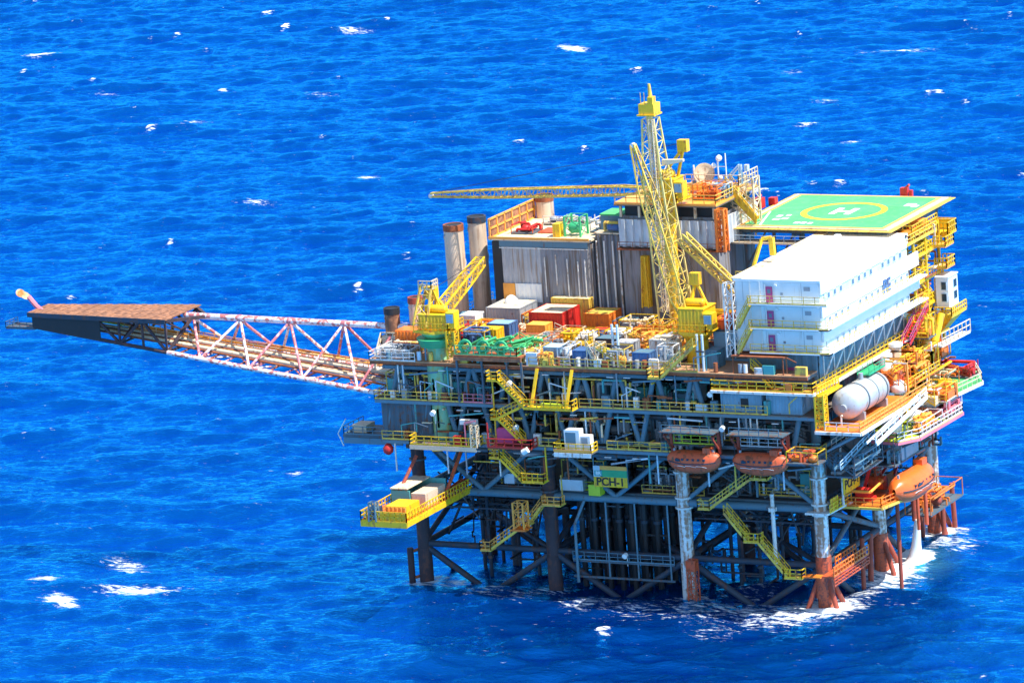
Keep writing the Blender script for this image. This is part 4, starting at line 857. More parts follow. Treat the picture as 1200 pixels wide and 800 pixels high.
def crane(label, x, y, z0, zc, tip, ped_mat, r, cab, amast, bw0, bw1, n, root=None, boom_mat='yellow', jib_tip=None):
    t = Th('pedestal_crane', label, 'crane')
    p = t.p('pedestal', ped_mat); p.cyl((x, y, z0), (x, y, zc-1.1), r, 20); p.cyl((x, y, zc-1.1), (x, y, zc-.3), r, 20, r*1.55)
    t.p('slew_ring', 'yellow').cyl((x, y, zc-.29), (x, y, zc), r*1.6, 20)
    h = t.p('machinery_house', 'yellow'); (a0, a1, b0, b1, hh) = cab
    h.box(x+a0, x+a1, y+b0, y+b1, zc, zc+hh); h.box(x+a0-.1, x+a1+.1, y+b0-.1, y+b1+.1, zc+hh+.003, zc+hh+.12); h.corr((x+a0, y+b0-.05), (x+a1, y+b0-.05), zc+.2, zc+hh-.2, .5, .08); h.box(x+a0-.6, x+a1+.6, y+b0-.7, y+b1+.5, zc-.12, zc-.003)
    h.vessel((x+a0+.3, y, zc+hh+.6), (x+a1-.4, y, zc+hh+.6), .5, 10)
    t.p('railing', 'yellow').rail([(x+a0-.5, y+b0-.65, zc), (x+a1+.5, y+b0-.65, zc), (x+a1+.5, y+b1+.4, zc)], 1.1, .7, .09)
    oc = t.p('operator_cab', 'yellow'); ox, oy, oz = x+a1+.05, y+b0-.3, zc+.5
    oc.box(ox, ox+1.2, oy, oy+1.5, oz, oz+2); t.p('cab_window', 'lightblue', parent=oc).box(ox+.12, ox+1.08, oy-.05, oy+.02, oz+.7, oz+1.8)
    m = t.p('a_frame', 'yellow')
    for (mx, my, mz) in amast: m.beam((x+a0*.4, y, zc+hh), (mx, my, mz), .34); m.beam((x+a1*.8, y+.6, zc+hh), (mx, my, mz), .3); m.box(mx-.65, mx+.65, my-.5, my+.5, mz-.5, mz+1.)
    rt = root or (x+a0*.5, y-.3, zc+.6); T = V(tip)
    bc = t.p('boom', boom_mat); bc.lattice(rt, V(rt).lerp(T, .14), bw0*.45, bw0, 2, .1, .05); bc.lattice(V(rt).lerp(T, .14), V(rt).lerp(T, .72), bw0, bw0*.9, n, .085, .042); bc.lattice(V(rt).lerp(T, .72), T, bw0*.9, bw1, max(4, n//3), .085, .042)
    t.p('boom_head', 'white_worn').cyl(T-V((0, .3, .1)), T+V((0, .3, -.1)), .3, 10)
    ro = t.p('hoist_rope', 'black')
    for (mx, my, mz) in amast[:1]:
        for o in (-.25, .25): ro.beam((mx, my+o, mz+.6), T+V((0, o, .2)), .035)
    return t
crane('big yellow crane on the roof deck with its boom stretched level to the left', -25.6, 16.4, 30.25, 47.2, (-59.4, 16.6, 47.), 'yellow', .8, (-1.8, 1.6, -1.4, 1.6, 2.7), ((-23.1, 16.6, 53.8),), 1.15, .45, 18, root=(-27.6, 16.6, 48.3), boom_mat='yellow_worn')
crane('yellow crane at the centre front with a steep lattice boom leaning left', -15.4, .6, 30.25, 34.2, (-22.8, 1.5, 57.1), 'yellow', 1.4, (-1.6, 1.8, -1.6, 2, 2.9), ((-15.6, 1.6, 40.2),), 1.8, .5, 11, root=(-16.6, .4, 35.6), boom_mat='yellow_worn')
t = crane('yellow crane on a tall green pedestal at the front left corner', -49.8, -2.8, 20.02, 34., (-52.6, 16., 38.6), 'pedgreen', 1.35, (-1.7, 2.2, -1.3, 1.9, 2.), ((-50.6, -1.6, 38.2),), 1.5, 1.1, 8, root=(-49.8, -2.2, 35.6))
t.p('pedestal_platform', 'green').cyl((-49.8, -2.8, 31.9), (-49.8, -2.8, 33.), 2.1, 20, 2.6); t.p('lower_ring', 'pedgreen').cyl((-49.8, -2.8, 26.8), (-49.8, -2.8, 29.6), 1.55, 20)
t.p('gantry', 'yellow_worn').lattice((-51.3, -3.4, 34.4), (-50.8, -2., 39.4), 1.9, 1.5, 4, .12, .07); t.p('gantry_head', 'cream').rail([(-51.8, -2.9, 39.), (-50., -2.9, 39.), (-50., -1.2, 39.)], 1.1, .6, .12); t.p('gantry_prop', 'yellow').beam((-50, -2.4, 38.8), (-48.7, -2.6, 35.6), .2); t.p('side_ladder', 'yellow').lattice((-46.9, -4.2, 30.6), (-46.9, -4.2, 34.2), 1.1, 1.1, 5, .1, .06)
t = Th('spare_boom', 'thick yellow lattice boom slanting down to the white quarters', 'crane boom'); a = t.p('lattice', 'yellow_worn'); a.lattice((-20.6, 9, 44), (-13.2, 9, 37.2), 1.2, 1., 8, .12, .06); t.p('rest_post', 'yellow_worn').beam((-13.4, 9, 33.85), (-13.4, 9, 36.8), .3)
t = Th('small_crane', 'small yellow folded knuckle crane beside the white roof', 'davit'); a = t.p('arm', 'yellow'); a.beam((-9.4, 4.6, 40.4), (-8.4, 6.2, 44.6), .35); a.beam((-8.4, 6.2, 44.6), (-7.2, 6.4, 44.8), .4); a.beam((-7.2, 6.4, 44.8), (-7., 6.2, 42.6), .6); t.p('post', 'yellow').cyl((-9.4, 4.6, 33.8), (-9.4, 4.6, 40.6), .35, 10); t.p('base', 'yellow_worn').rail([(-11, 3.6, 40), (-8.7, 3.6, 40)], 1, .6, .1)
t = Th('yellow_gantry', 'yellow and orange gantry deck left of the white quarters', 'platform'); a = t.p('platform', 'orange'); a.box(-13.6, -8.9, 6, 14, 34.8, 35.); a.box(-13.4, -12.6, 6.2, 13.8, 33.82, 34.79); t.p('railing', 'yellow').rail([(-13.6, 6, 35), (-8.9, 6, 35)], 1.2, .7, .12); t.p('box', 'redorange').box(-12.6, -9.8, 7.4, 9.6, 35, 36.2)
skid('magenta and grey units on the roof left of the white quarters', -13.4, -9.2, 1.8, 5., 33.82, 1.6, 131, 'orange', ('magenta', 'redorange', 'grey'), pipes=6)

# ================================================================== containers and boxes on the main deck
def container(label, x0, x1, y0, y1, z0, z1, side, top=None, cat='container', name='container', door=True, grp=None):
    t = Th(name, label, cat, grp)
    w = t.p('side', side); w.box(x0+.06, x1-.06, y0+.06, y1-.06, z0+.08, z1-.08); w.corr((x0+.1, y0), (x1-.1, y0), z0+.15, z1-.15, .45, .06); w.corr((x1, y0+.1), (x1, y1-.1), z0+.15, z1-.15, .45, .06)
    t.p('roof', top or side).box(x0+.05, x1-.05, y0+.05, y1-.05, z1-.079, z1+.03)
    f_ = t.p('frame', side)
    for x in (x0, x1):
        for y in (y0, y1): f_.box(x-.08, x+.08, y-.08, y+.08, z0, z1+.06)
    for y in (y0, y1): f_.box(x0+.081, x1-.081, y-.075, y+.075, z1-.1, z1+.05); f_.box(x0+.081, x1-.081, y-.075, y+.075, z0+.001, z0+.15)
    for x in (x0, x1): f_.box(x-.075, x+.075, y0+.081, y1-.081, z1-.1, z1+.05); f_.box(x-.075, x+.075, y0+.081, y1-.081, z0+.001, z0+.15)
    if door:
        for k in (.3, .7): t.p('door_bar', side).beam((x1+.1, y0+(y1-y0)*k, z0+.2), (x1+.1, y0+(y1-y0)*k, z1-.2), .06)
    return t
D = 30.2
container('large grey container with a cream roof in front of the rusty shed', -49.8, -45.1, 11.2, 16.2, D, 33.6, 'grey', 'cream')
one('roof_dome', 'white rounded cover on the grey container roof', 'cover', 'white').revolve((-47.8, 14.4, 33.64), (-47.8, 14.4, 35), [(0, .9), (.4, .85), (.8, .5), (1, .1)], 14)
container('bright red container with a cream roof right of the grey one', -43.2, -38.6, 10.2, 15.2, D, 33.4, 'red', 'cream')
container('mustard container standing behind the red one against the shed', -42.6, -37.4, 15.6, 16.8, D, 34.1, 'yellow_worn', 'cream')
container('small orange container tucked in front of the red container', -42.4, -39.8, 7.6, 9.6, D, 32.4, 'orange_light', 'yellow_worn')
container('orange container with a yellow roof right of the red one', -36.6, -33.2, 12.6, 16.2, D, 32.9, 'orange', 'yellow_worn')
container('white cube cabin left of the grey container', -52.5, -50.4, 9, 11.4, D, 33., 'white', 'white')
container('blue grey cabin left of the white cube', -53.8, -52.8, 9.6, 12, D, 32.8, 'bluegrey')
container('yellow skip beside the blue crates near the green crane pedestal', -47., -44., 2.2, 4.2, 31.42, 32.9, 'yellow')
container('bright blue crate beside the yellow skip', -46.6, -43.6, 5, 7.4, 31.42, 33., 'blue', 'lightblue')
container('dark blue crate right of the bright green pipes', -34.6, -32.4, -3.4, -1.2, D, 32.3, 'lightblue', 'bluewhite')
container('bright blue crate at the front edge of the main deck', -30.2, -28.3, -4.2, -2, D, 32.2, 'blue')
container('teal blue container at the front edge below the tower', -22., -19.8, -4.2, -2.2, D, 32.2, 'blue', 'bluegrey')
container('pale yellow crate between the yellow racks and the blue crate', -33, -30.8, .2, 2.2, D, 31.9, 'yellow')
container('white canopy box under the tower foot', -21.8, -19.2, .4, 3, D, 32.8, 'white_worn', 'cream')
container('black container among the machinery in the middle of the deck', -30.6, -27.8, 3.2, 5.4, D, 32., 'darksteel', 'bluegrey')
container('grey container with a white roof at the middle of the deck', -27, -24.6, 1, 3.2, D, 32.1, 'grey', 'white_worn')
container('small red crate behind the orange container front', -33.6, -31.8, 8.4, 10., D, 31.8, 'red')
container('orange crate at the foot of the tall lattice tower', -28.4, -26.2, 9.2, 11.4, D, 31.9, 'orange')
container('tall grey locker beside the crane at the front', -12.8, -11.4, -2.6, -.4, D, 32.4, 'bluegrey')
# green pipe coils
t = Th('pipe_stack', 'bright green stacked coils and pipes at the front left of the main deck', 'pipes')
rd = random.Random(5)
for k in range(3):
    a = t.p('coil', 'green_bright'); x = -44.9+k*2.5
    for q in range(2): 
        r_ = .8-.2*q
        for i in range(14):
            g0 = 2*math.pi*i/14; g1 = 2*math.pi*(i+1)/14
            a.beam((x+r_*math.cos(g0), -4.7+q*.35, 32.35+r_*math.sin(g0)), (x+r_*math.cos(g1), -4.7+q*.35, 32.35+r_*math.sin(g1)), .26)
    t.p('hub', 'yellow_worn').cyl((x, -4.9, 32.3), (x, -3.6, 32.3), .3, 10)
for k in range(26):
    x = -46+rd.random()*7; y = -5+rd.random()*5.2; t.p('pipe', rd.choice(('green', 'green_bright', 'green_bright', 'heligreen'))).cyl((x, y, 31.6+rd.random()*.7), (x+1+rd.random()*2.6, y+rd.random()*1.6-.8, 32.+rd.random()*1.1), .13+.09*rd.random(), 8)
a = t.p('rack', 'green_bright'); a.rail([(-46, -5.4, 31.42), (-37.4, -5.4, 31.42), (-37.4, .4, 31.42)], 1.2, .9, .1)
oc = [('yellow', 'orange', 'red', 'blue', 'white_worn', 'cream', 'yellow'), ('white_worn', 'yellow', 'cream', 'orange_light', 'grey'), ('yellow', 'orange_light', 'cream', 'white_worn', 'yellow_worn', 'grey'), ('grey', 'white_worn', 'bluegrey', 'cream', 'steel'), ('red', 'cream', 'yellow_worn', 'grey', 'redorange')]
SK = [
 ('white cluttered valve skid between the two front blue crates', -32.2, -30.5, -4.6, -1., D, 2.4, 'white_worn', 1),
 ('orange and white pump skid squeezed left of the bright blue crate', -34.8, -33.2, -4.9, -3.6, D, 1.5, 'orange', 4),
 ('yellow frame with pale pipes right of the bright blue crate', -28.2, -26.9, -4.6, -1.4, D, 2.6, 'cream', 2),
 ('yellow fitted rack at the middle of the deck behind the grey container', -26.4, -23.6, 9., 12.4, D, 2.4, 'yellow', 2),
 ('orange and yellow fittings left of the small black container', -33.6, -31., 6.4, 8.2, D, 1.8, 'orange_light', 0),
 ('white and yellow fittings right of the small black container', -30.8, -28, 6, 8.6, D, 2.1, 'yellow', 2),
 ('low cream pipe run between the red container and the dark blue crate', -38.6, -35.6, 8, 11, D, 1.5, 'cream', 2),
 ('red and yellow skid below the leaning crane boom', -22.6, -19.4, 4.4, 7.6, D, 2.2, 'yellow', 4),
 ('yellow railed skid against the foot of the tall dark block', -22., -18., 17.2, 17.9, D, 2.6, 'yellow', 0),
 ('mixed white units beside the yellow gantry deck', -17., -14.2, 10.4, 14.4, D, 3, 'white_worn', 3),
 ('red and orange units under the yellow gantry deck', -16.8, -13.8, 1.8, 4.6, D, 2.2, 'redorange', 4),
 ('rusty brown fittings between the funnels and the pedestal crane', -55.8, -52.6, 4.6, 8, D, 2.3, 'orange', 4),
 ('cluttered skid of white valves right of the green coils', -37.8, -35.2, -4.4, -.5, D, 2.0, 'yellow_worn', 1),
 ('orange and red pump skid on the front edge right of the green coils', -36.6, -35, .0, 3, D, 2.2, 'orange', 4),
 ('yellow rack crowded with pipes behind the front blue crates', -33.9, -31.4, 3, 6, D, 2.4, 'yellow', 2),
 ('yellow and orange frame behind the dark blue crate', -36.2, -33.6, 4.4, 7.6, D, 2., 'yellow', 0),
 ('grey pump skid left of the teal blue container', -27, -23, -4.5, -1.8, D, 2.4, 'yellow_worn', 1),
 ('grey and white pump skid under the steep crane boom', -18.6, -16.4, -4.5, -2.4, D, 3., 'white_worn', 3),
 ('tall white pipe manifold left of the front crane', -19., -17.2, -1.6, 1.4, D, 3., 'cream', 1),
 ('yellow and red skid at the left foot of the lattice tower', -31.4, -27.4, 11.6, 15.4, D, 2.2, 'yellow', 2),
 ('blue and yellow skid at the right foot of the lattice tower', -20.8, -17, 12.6, 16.6, D, 2.4, 'yellow', 0),
 ('orange skid between the lattice tower and the front crane', -20.6, -17.2, 5, 9.4, D, 2.2, 'orange', 2),
 ('dim blue grey skid in the middle of the deck', -26.8, -23, 4.4, 8.4, D, 2.1, 'yellow_worn', 1),
 ('white and orange skid in front of the red container', -39.4, -36.8, 3.4, 7., D, 1.6, 'cream', 1),
 ('low rust orange skid in front of the grey container', -44.8, -42.8, 8, 11, D, 1.5, 'orange', 4),
 ('cream and rust skid between the grey and red containers', -45, -43.4, 11.4, 14.4, D, 2.6, 'orange', 2),
 ('yellow machinery right behind the green crane pedestal', -47.8, -44.2, -.6, 1.9, 31.44, 1.8, 'yellow', 0),
 ('white and blue machinery between the pedestal crane and white cube', -52.4, -48.6, 3.4, 7.4, D, 2.6, 'yellow', 0),
 ('yellow frame skid left of the grey container', -50.4, -47, 8, 10.6, D, 2.1, 'yellow', 0),
 ('orange and red skid behind the front crane', -15.8, -13.8, 5.4, 9.4, D, 2.6, 'orange', 4),
 ('yellow skid in front of the dark tall block', -25.6, -22.2, 14.6, 17.4, D, 2.6, 'yellow_worn', 2),
 ('grey stores skid at the left deck corner', -57.8, -53, -4.4, -1.4, D, 1.3, 'white_worn', 1),
 ('brown pipe bundle skid beside the left deck edge', -57.4, -53.4, -.6, 1, D, 1.3, 'rust', 4),
 ('small blue pump set right of the orange container', -32.6, -30, 12.2, 14.8, D, 1.9, 'bluegrey', 3),
 ('green and white skid at the edge by the upper left stair', -39.8, -37.2, .5, 3, D, 2., 'green', 1),
]
for k, (lab, a, b, c, d, z, h, fr, ci) in enumerate(SK): skid(lab, a, b, c, d, z+.01, h, 200+k, fr, oc[ci], pipes=14)
t = Th('deck_railings', 'yellow railings crossing the crowded main deck between the machines', 'railings')
for pts in (((-52, 1), (-44, 1), (-44, 7)), ((-43, 6), (-36, 6), (-36, 11)), ((-36, -.6), (-31, -.6), (-31, 9.6)), ((-29, .2), (-23, .2), (-23, 3.6)), ((-31, 9.4), (-24, 9.4)), ((-33, 16), (-22, 16)), ((-19.6, -1.9), (-19.6, 10)), ((-45, 10.2), (-38, 9.9)), ((-50, 7.6), (-44, 7.6)), ((-17, 9.8), (-11, 9.8)), ((-36.8, 11.8), (-33, 11.8))):
    t.p('railing', 'yellow').rail([(x, y, 30.2) for x, y in pts], 1.2, 1., .1)
t = Th('pipe_layout', 'low rust and cream pipe runs lying across the open main deck', 'pipes')
rd = random.Random(77)
for k in range(70):
    x = -52+rd.random()*38; y = -3+rd.random()*18; L_ = 1.5+rd.random()*5; c = rd.choice(('cream', 'orange_light', 'white_worn', 'rust', 'yellow', 'grey'))
    t.p('pipe', c).cyl((x, y, D+.12+rd.random()*.5), (x+(L_ if k % 2 else 0), y+(0 if k % 2 else L_), D+.12+rd.random()*.5), .08+.1*rd.random(), 7)
# masts for cable on the main deck
for x, y, h, lab in ((-25.2, -3, 5.2, 'pair of tall pale pipes standing left of the teal blue container'), (-13.2, -4.2, 4.6, 'pair of tall grey pipes right of the front crane')):
    t = Th('vent_pipe', lab, 'pipes'); 
    for o in (0, .7): t.p('pipe', 'bluewhite').cyl((x+o, y, D), (x+o, y, D+h), .17, 10)
    t.p('clamp', 'steel').box(x-.2, x+.9, y-.2, y+.2, D+2.4, D+2.6)

# ================================================================== front stairs
def zig(label, flights, landings, y, mat='yellow', w=1.1, posts=(), rmat=None):
    t = Th('outside_stair', label, 'stairway')
    for (p, q) in flights:
        P_ = (p[0], y, p[1]); Q_ = (q[0], y, q[1]); t.p('flight', mat).stair(P_, Q_, w); t.p('handrail', rmat or mat).stairrail(P_, Q_, w)
    for (a, b, z) in landings:
        l = t.p('landing', mat); l.box(a, b, y-.1, y+w+.4, z-.14, z); t.p('railing', rmat or mat).rail([(a, y+w, z), (a, y-.05, z), (b, y-.05, z), (b, y+w, z)], 1.1, .8, .1)
    if posts:
        s = t.p('post', mat)
        for (x, za, zc) in posts: s.beam((x, y+w+.3, za), (x, y+w+.3, zc), .16)
    return t
zig('bright yellow stair zigzagging down from the main deck at the left of the front face', [((-36.4, 25.3), (-39.8, 28.6)), ((-40.2, 23.7), (-37., 25.2))], [(-41.3, -39.8, 28.6)], -6.6, posts=((-41.2, 20.2, 28.5),))
t = Th('yellow_walkway', 'yellow hanging walkway with two slanted yellow posts on the front face', 'walkway')
t.p('floor', 'yellow').box(-36.4, -29.6, -6.7, -5.05, 25.05, 25.2); t.p('green_box', 'lime').box(-34.2, -31.4, -6.2, -5.6, 25.22, 25.75); t.p('railing', 'yellow').rail([(-36.4, -6.65, 25.2), (-29.7, -6.65, 25.2), (-29.7, -5.1, 25.2)], 1.15, 1., .11)
for x in (-35.2, -30.4): t.p('slanted_post', 'yellow').beam((x-.2, -6.4, 25.2), (x+.4, -5.2, 30.), .32)
zig('yellow stair dropping to the red landing on the lower deck front', [((-37., 20.6), (-40.2, 23.6))], [(-41.2, -40.2, 23.6)], -6.4)
t = Th('red_landing', 'red railed landing with a magenta cabinet at the foot of a yellow stair', 'platform')
t.p('floor', 'rustred').box(-41.6, -35.6, -7., -5.02, 19.95, 20.1); t.p('railing', 'red').rail([(-41.6, -6.95, 20.1), (-35.6, -6.95, 20.1), (-35.6, -5.1, 20.1)], 1.1, 1.1, .12); t.p('cabinet', 'magenta').box(-40.9, -38.6, -5.6, -4.6, 20.4, 22.2); t.p('mast', 'red').poly([(-41.5, -6.9, 20.1), (-41.5, -6.9, 23.2)], .16)
t.p('hose_drum', 'white_worn').cyl((-36.6, -7.2, 19.7), (-35.9, -7.2, 20.1), .4, 10)
zig('bright yellow stair below the red landing', [((-37.2, 15.8), (-40.2, 18.7))], [(-41.6, -40.1, 18.7), (-37.3, -34.2, 15.8)], -6.8, posts=((-41.4, 18.8, 20.), (-34.4, 15.9, 20.)))
zig('orange stair flights low on the left front near the second leg', [((-38.6, 9.4), (-36.4, 12.)), ((-44.2, 5.8), (-39.2, 9.2))], [(-36.5, -33.8, 12.), (-39.4, -38.4, 9.3), (-45.6, -44.1, 5.7)], -3.4, 'yellow_worn', rmat='orange_light', posts=((-34.2, 12.1, 15.6),))
t = Th('stair_cage', 'orange cage hanging left of the low orange stair landing', 'cage'); a = t.p('cage', 'orange_light'); a.lattice((-38.9, -4.6, 9.2), (-38.9, -4.6, 12.6), 1.4, 1.4, 3, .1, .06); t.p('base', 'orange').box(-39.9, -37.9, -5.6, -3.6, 9, 9.2)
zig('shaded stair from the crane deck down to the main deck front right of the crane', [((-17.6, 29.6), (-12.8, 33.8))], [(-19.2, -17.5, 29.6)], -6.3, 'yellow_worn')
zig('dim yellow stair sloping down left below the lifeboats', [((-13.6, 12.5), (-8, 16.4))], [(-15.2, -13.6, 12.4), (-8, -5.6, 16.5)], -2.9, 'yellow_worn', rmat='yellow_worn')
zig('long stair descending to the orange landing by the front right leg', [((-8.6, 8.8), (-11.4, 12.2)), ((-3.4, 4.4), (-7., 8.6))], [(-9, -6.8, 8.7), (-3.8, -1.4, 4.4)], -3.6, 'yellow_worn', rmat='yellow')
t = Th('boat_landing', 'orange railed gangway behind the front right leg near the water', 'walkway')
t.p('floor', 'redorange').box(.9, 2.6, -3, 8, 4.5, 4.65); t.p('railing', 'orange').rail([(2.6, -3, 4.65), (2.6, 8, 4.65)], 1.2, .9, .12); t.p('railing', 'orange').rail([(.9, 1.5, 4.65), (.9, 8, 4.65)], 1.2, .9, .12); t.p('link', 'orange').box(-1.5, .95, -3.4, -2., 4.45, 4.6); t.p('lower_rail', 'redorange').rail([(2.6, -3, 3.4), (2.6, 8, 3.4)], .9, 1.1, .14)
t = Th('hanging_post', 'slim pale post hanging from the beam left of the front right leg', 'post'); t.p('post', 'white_worn').cyl((-6., -.9, 5.4), (-6., -.9, 14.2), .26, 10); t.p('clamp', 'white_worn').box(-6.4, -5.6, -1.3, -.5, 12, 12.5)

# platforms along the lower deck front (left)
def balcony(label, x0, x1, z, mat, y0=-7., rm=None, extra=None):
    t = Th('balcony', label, 'platform'); t.p('floor', 'grating').box(x0, x1, y0, -5.03, z-.2, z); t.p('fascia', mat).box(x0, x1, y0-.05, y0-.002, z-.6, z-.05); t.p('railing', rm or mat).rail([(x0, -5.1, z), (x0, y0+.05, z), (x1, y0+.05, z), (x1, -5.1, z)], 1.1, 1.1, .1)
    return t
t = balcony('yellow railed balcony under the green pedestal with red fittings', -52.6, -43.2, 20., 'beige', rm='yellow'); t.p('fire_box', 'red').box(-46.6, -45.4, -6.6, -6, 20.02, 21.2); t.p('red_mast', 'pink').poly([(-44.8, -6.6, 20), (-44.8, -6.6, 23), (-43.2, -6.6, 23.3)], .16); t.p('pale_box', 'white_worn').box(-45.8, -43.6, -6, -5.2, 22.6, 23.2); t.p('ladder', 'cream').lattice((-43.4, -6.8, 20), (-43.4, -6.8, 22.8), .8, .8, 4, .07, .05)
t = balcony('yellow railed balcony carrying a white cabin at the centre left', -32.4, -27.3, 19.9, 'white_worn', rm='yellow')
c = t.p('lower_rail', 'orange_light'); c.box(-32.4, -27.3, -7.1, -7.06, 20., 20.3)
t = Th('white_cabin', 'small white cabin with a grey window standing on a yellow railed balcony', 'cabin'); t.p('wall', 'white').box(-31.2, -29.1, -6.3, -5.1, 19.92, 22.6); t.p('window', 'bluegrey').box(-31, -29.6, -6.36, -6.28, 20.9, 22.3); t.p('side_unit', 'white').box(-29.05, -27.7, -6.2, -5.2, 19.92, 21.9); t.p('side_window', 'grey').box(-28.9, -28, -6.26, -6.18, 20.9, 21.7)
t = Th('side_platform', 'grey railed platform sticking out left of the lower deck over the sea', 'platform'); t.p('floor', 'steel').box(-66.2, -57.6, .4, 6, 18.6, 18.9); t.p('girder', 'bluegrey').box(-66.1, -57.6, .3, .5, 17.8, 18.58); t.p('railing', 'bluegrey').rail([(-57.7, .5, 18.9), (-66.1, .5, 18.9), (-66.1, 5.9, 18.9)], 1.1, 1.3, .08); t.p('stores', 'cream').box(-65.4, -63.4, 1.6, 4., 18.9, 19.9); t.p('outrigger', 'white_worn').poly([(-66.2, .4, 17.4), (-66.9, .4, 19), (-65.6, .4, 21)], .12)
one('life_float', 'small red float hanging below the lower deck at the left', 'float', 'red').revolve((-57., -4.6, 17.9), (-57., -4.6, 19.8), [(0, .2), (.3, .6), (.9, .7), (1.3, .4), (1.6, .1)], 12)
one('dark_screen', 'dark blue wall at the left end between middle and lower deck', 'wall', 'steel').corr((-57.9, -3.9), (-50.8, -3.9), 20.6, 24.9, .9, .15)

# ================================================================== lifeboats
def lifeboat(label, cx, cy, cz, L, W, H, axis, mat='orange', cover=True):
    t = Th('lifeboat', label, 'lifeboat'); h = t.p('hull', mat); n = 14; ns = 16
    def ring(u, mb, top):
        s = max(.02, 1-abs(2*u-1)**2.6)**.55; x = (u-.5)*L
        for i in range(n+1):
            a = math.pi*i/n; yy = math.cos(a)*W/2*s
            if top: zz = math.sin(a)*H*.5*s**.7; sh = .3*abs(2*u-1)**2
            else: zz = -math.sin(a)**.8*H*.5*s**.8; sh = .3*abs(2*u-1)**2
            p = (x, yy, zz+sh) if axis == 'x' else (-yy, x, zz+sh)
            mb.v.append((cx+p[0], cy+p[1], cz+p[2]))
    def loft(mb, top):
        k = len(mb.v)
        for j in range(ns+1): ring(j/ns, mb, top)
        for j in range(ns):
            for i in range(n):
                a = k+j*(n+1)+i; b = a+n+1; mb.smooth.add(len(mb.f)); mb.f.append((a, b, b+1, a+1) if not top else (a, a+1, b+1, b))
    loft(h, False)
    c = t.p('canopy', mat); loft(c, True)
    for q in range(len(c.v)): v = c.v[q]; c.v[q] = (v[0], v[1], v[2]+.01)
    for sgn in (-1, 1):
        g = t.p('gunwale', 'darksteel')
        pr = None
        for j in range(1, ns):
            u = j/ns; s = max(.02, 1-abs(2*u-1)**2.6)**.55; x = (u-.5)*L; y = sgn*(W/2*s+.03); z = .3*abs(2*u-1)**2
            p = (cx+x, cy+y, cz+z) if axis == 'x' else (cx-y, cy+x, cz+z)
            if pr: g.beam(pr, p, .12)
            pr = p
    cb = t.p('cockpit', mat); wn = t.p('window', 'glass')
    hk = t.p('lifting_hook', 'grey')
    for u in (-.36, .36):
        q_ = (cx+u*L, cy) if axis == 'x' else (cx, cy+u*L)
        hk.box(q_[0]-.12, q_[0]+.12, q_[1]-.12, q_[1]+.12, cz+H*.3, cz+H*.56)
    gl = t.p('grab_line', 'white_worn')
    for k in range(6):
        u = -.3+.1*k; sgn = -1 if axis == 'x' else 1
        def W_(u, o): return (cx+u*L, cy+sgn*W*.5*o) if axis == 'x' else (cx+sgn*W*.5*o, cy+u*L)
        a_ = W_(u, .98); b_ = W_(u+.1, .98); gl.beam((*a_, cz-.25), (*b_, cz-.25-.12*(k % 2)), .05)
        c_ = W_(u+.05, .9); t.p('porthole', 'glass').box(c_[0]-.14, c_[0]+.14, c_[1]-.14, c_[1]+.14, cz+.42, cz+.68)
    st_ = t.p('stripe', 'white_worn')
    if axis == 'x': cb.box(cx+L*.2, cx+L*.34, cy-.6, cy+.6, cz+H*.38, cz+H*.66); wn.box(cx-L*.28, cx-L*.2, cy-W*.5, cy-W*.4, cz+.3, cz+.6)
    else: cb.box(cx-.6, cx+.6, cy+L*.2, cy+L*.34, cz+H*.38, cz+H*.66); wn.box(cx+W*.4, cx+W*.5, cy-L*.2, cy-L*.08, cz+.3, cz+.6)
    return t
lifeboat('dull orange lifeboat hanging under a red frame, left one of the front pair', -13.6, -6.3, 19.3, 7.2, 2.6, 2.9, 'x', 'redorange')
lifeboat('orange lifeboat with a sunlit tip, right one of the front pair', -4.7, -6.3, 19.4, 7.4, 2.6, 2.9, 'x', 'redorange')
lifeboat('bright orange lifeboat above the water on the far right side', 7.2, 12.0, 12.8, 11.4, 3.8, 3.8, 'y', 'boatorange')
def davit(label, x0, x1, rm):
    t = Th('davit_frame', label, 'davit')
    for x in (x0, x1):
        a = t.p('davit_arm', 'rustred'); a.beam((x, -5.1, 20.1), (x, -5.4, 23.2), .35); a.beam((x, -5.4, 23.2), (x, -7.3, 22.6), .3); a.beam((x, -5.2, 20.6), (x, -7.2, 22.5), .2)
        t.p('fall_rope', 'black').beam((x, -6.9, 22.4), (x, -6.4, 20.3), .07)
    t.p('cross_bar', 'rustred').beam((x0, -5.3, 22.9), (x1, -5.3, 22.9), .3); t.p('railing', rm).rail([(x0+.2, -5.15, 21.2), (x1-.2, -5.15, 21.2)], 1.1, 1.2, .08); t.p('floor', 'steel').box(x0, x1, -5.3, -3.4, 21.0, 21.15); t.p('canopy', 'steel').box(x0-.4, x1+.5, -8., -4.9, 23.2, 23.32); t.p('canopy_railing', 'bluegrey').rail([(x0, -7.9, 23.32), (x1, -7.9, 23.32)], .9, 1.4, .07, toe=False)  # canopy lid added to shade the lifeboat, its length set by the sunlit tip
davit('red davit frame above the left front lifeboat', -17., -10.6, 'lime'); davit('red davit frame above the right front lifeboat', -8., -1.4, 'bluewhite')
t = Th('lifeboat_platform', 'orange railed platform with red winches beside the bright orange lifeboat', 'platform')
t.p('floor', 'orange').plate([(1., 3.4), (6.6, 3.4), (7.8, 9), (7.8, 10), (1., 21)], 11.7, 11.95); t.p('edge', 'yellow_worn').poly([(1, 3.3, 11.8), (6.7, 3.3, 11.8), (7.9, 9.2, 11.8)], .3); t.p('railing', 'orange').rail([(1, 3.45, 11.95), (6.6, 3.45, 11.95), (7.6, 8.6, 11.95)], 1.1, 1.1, .1)
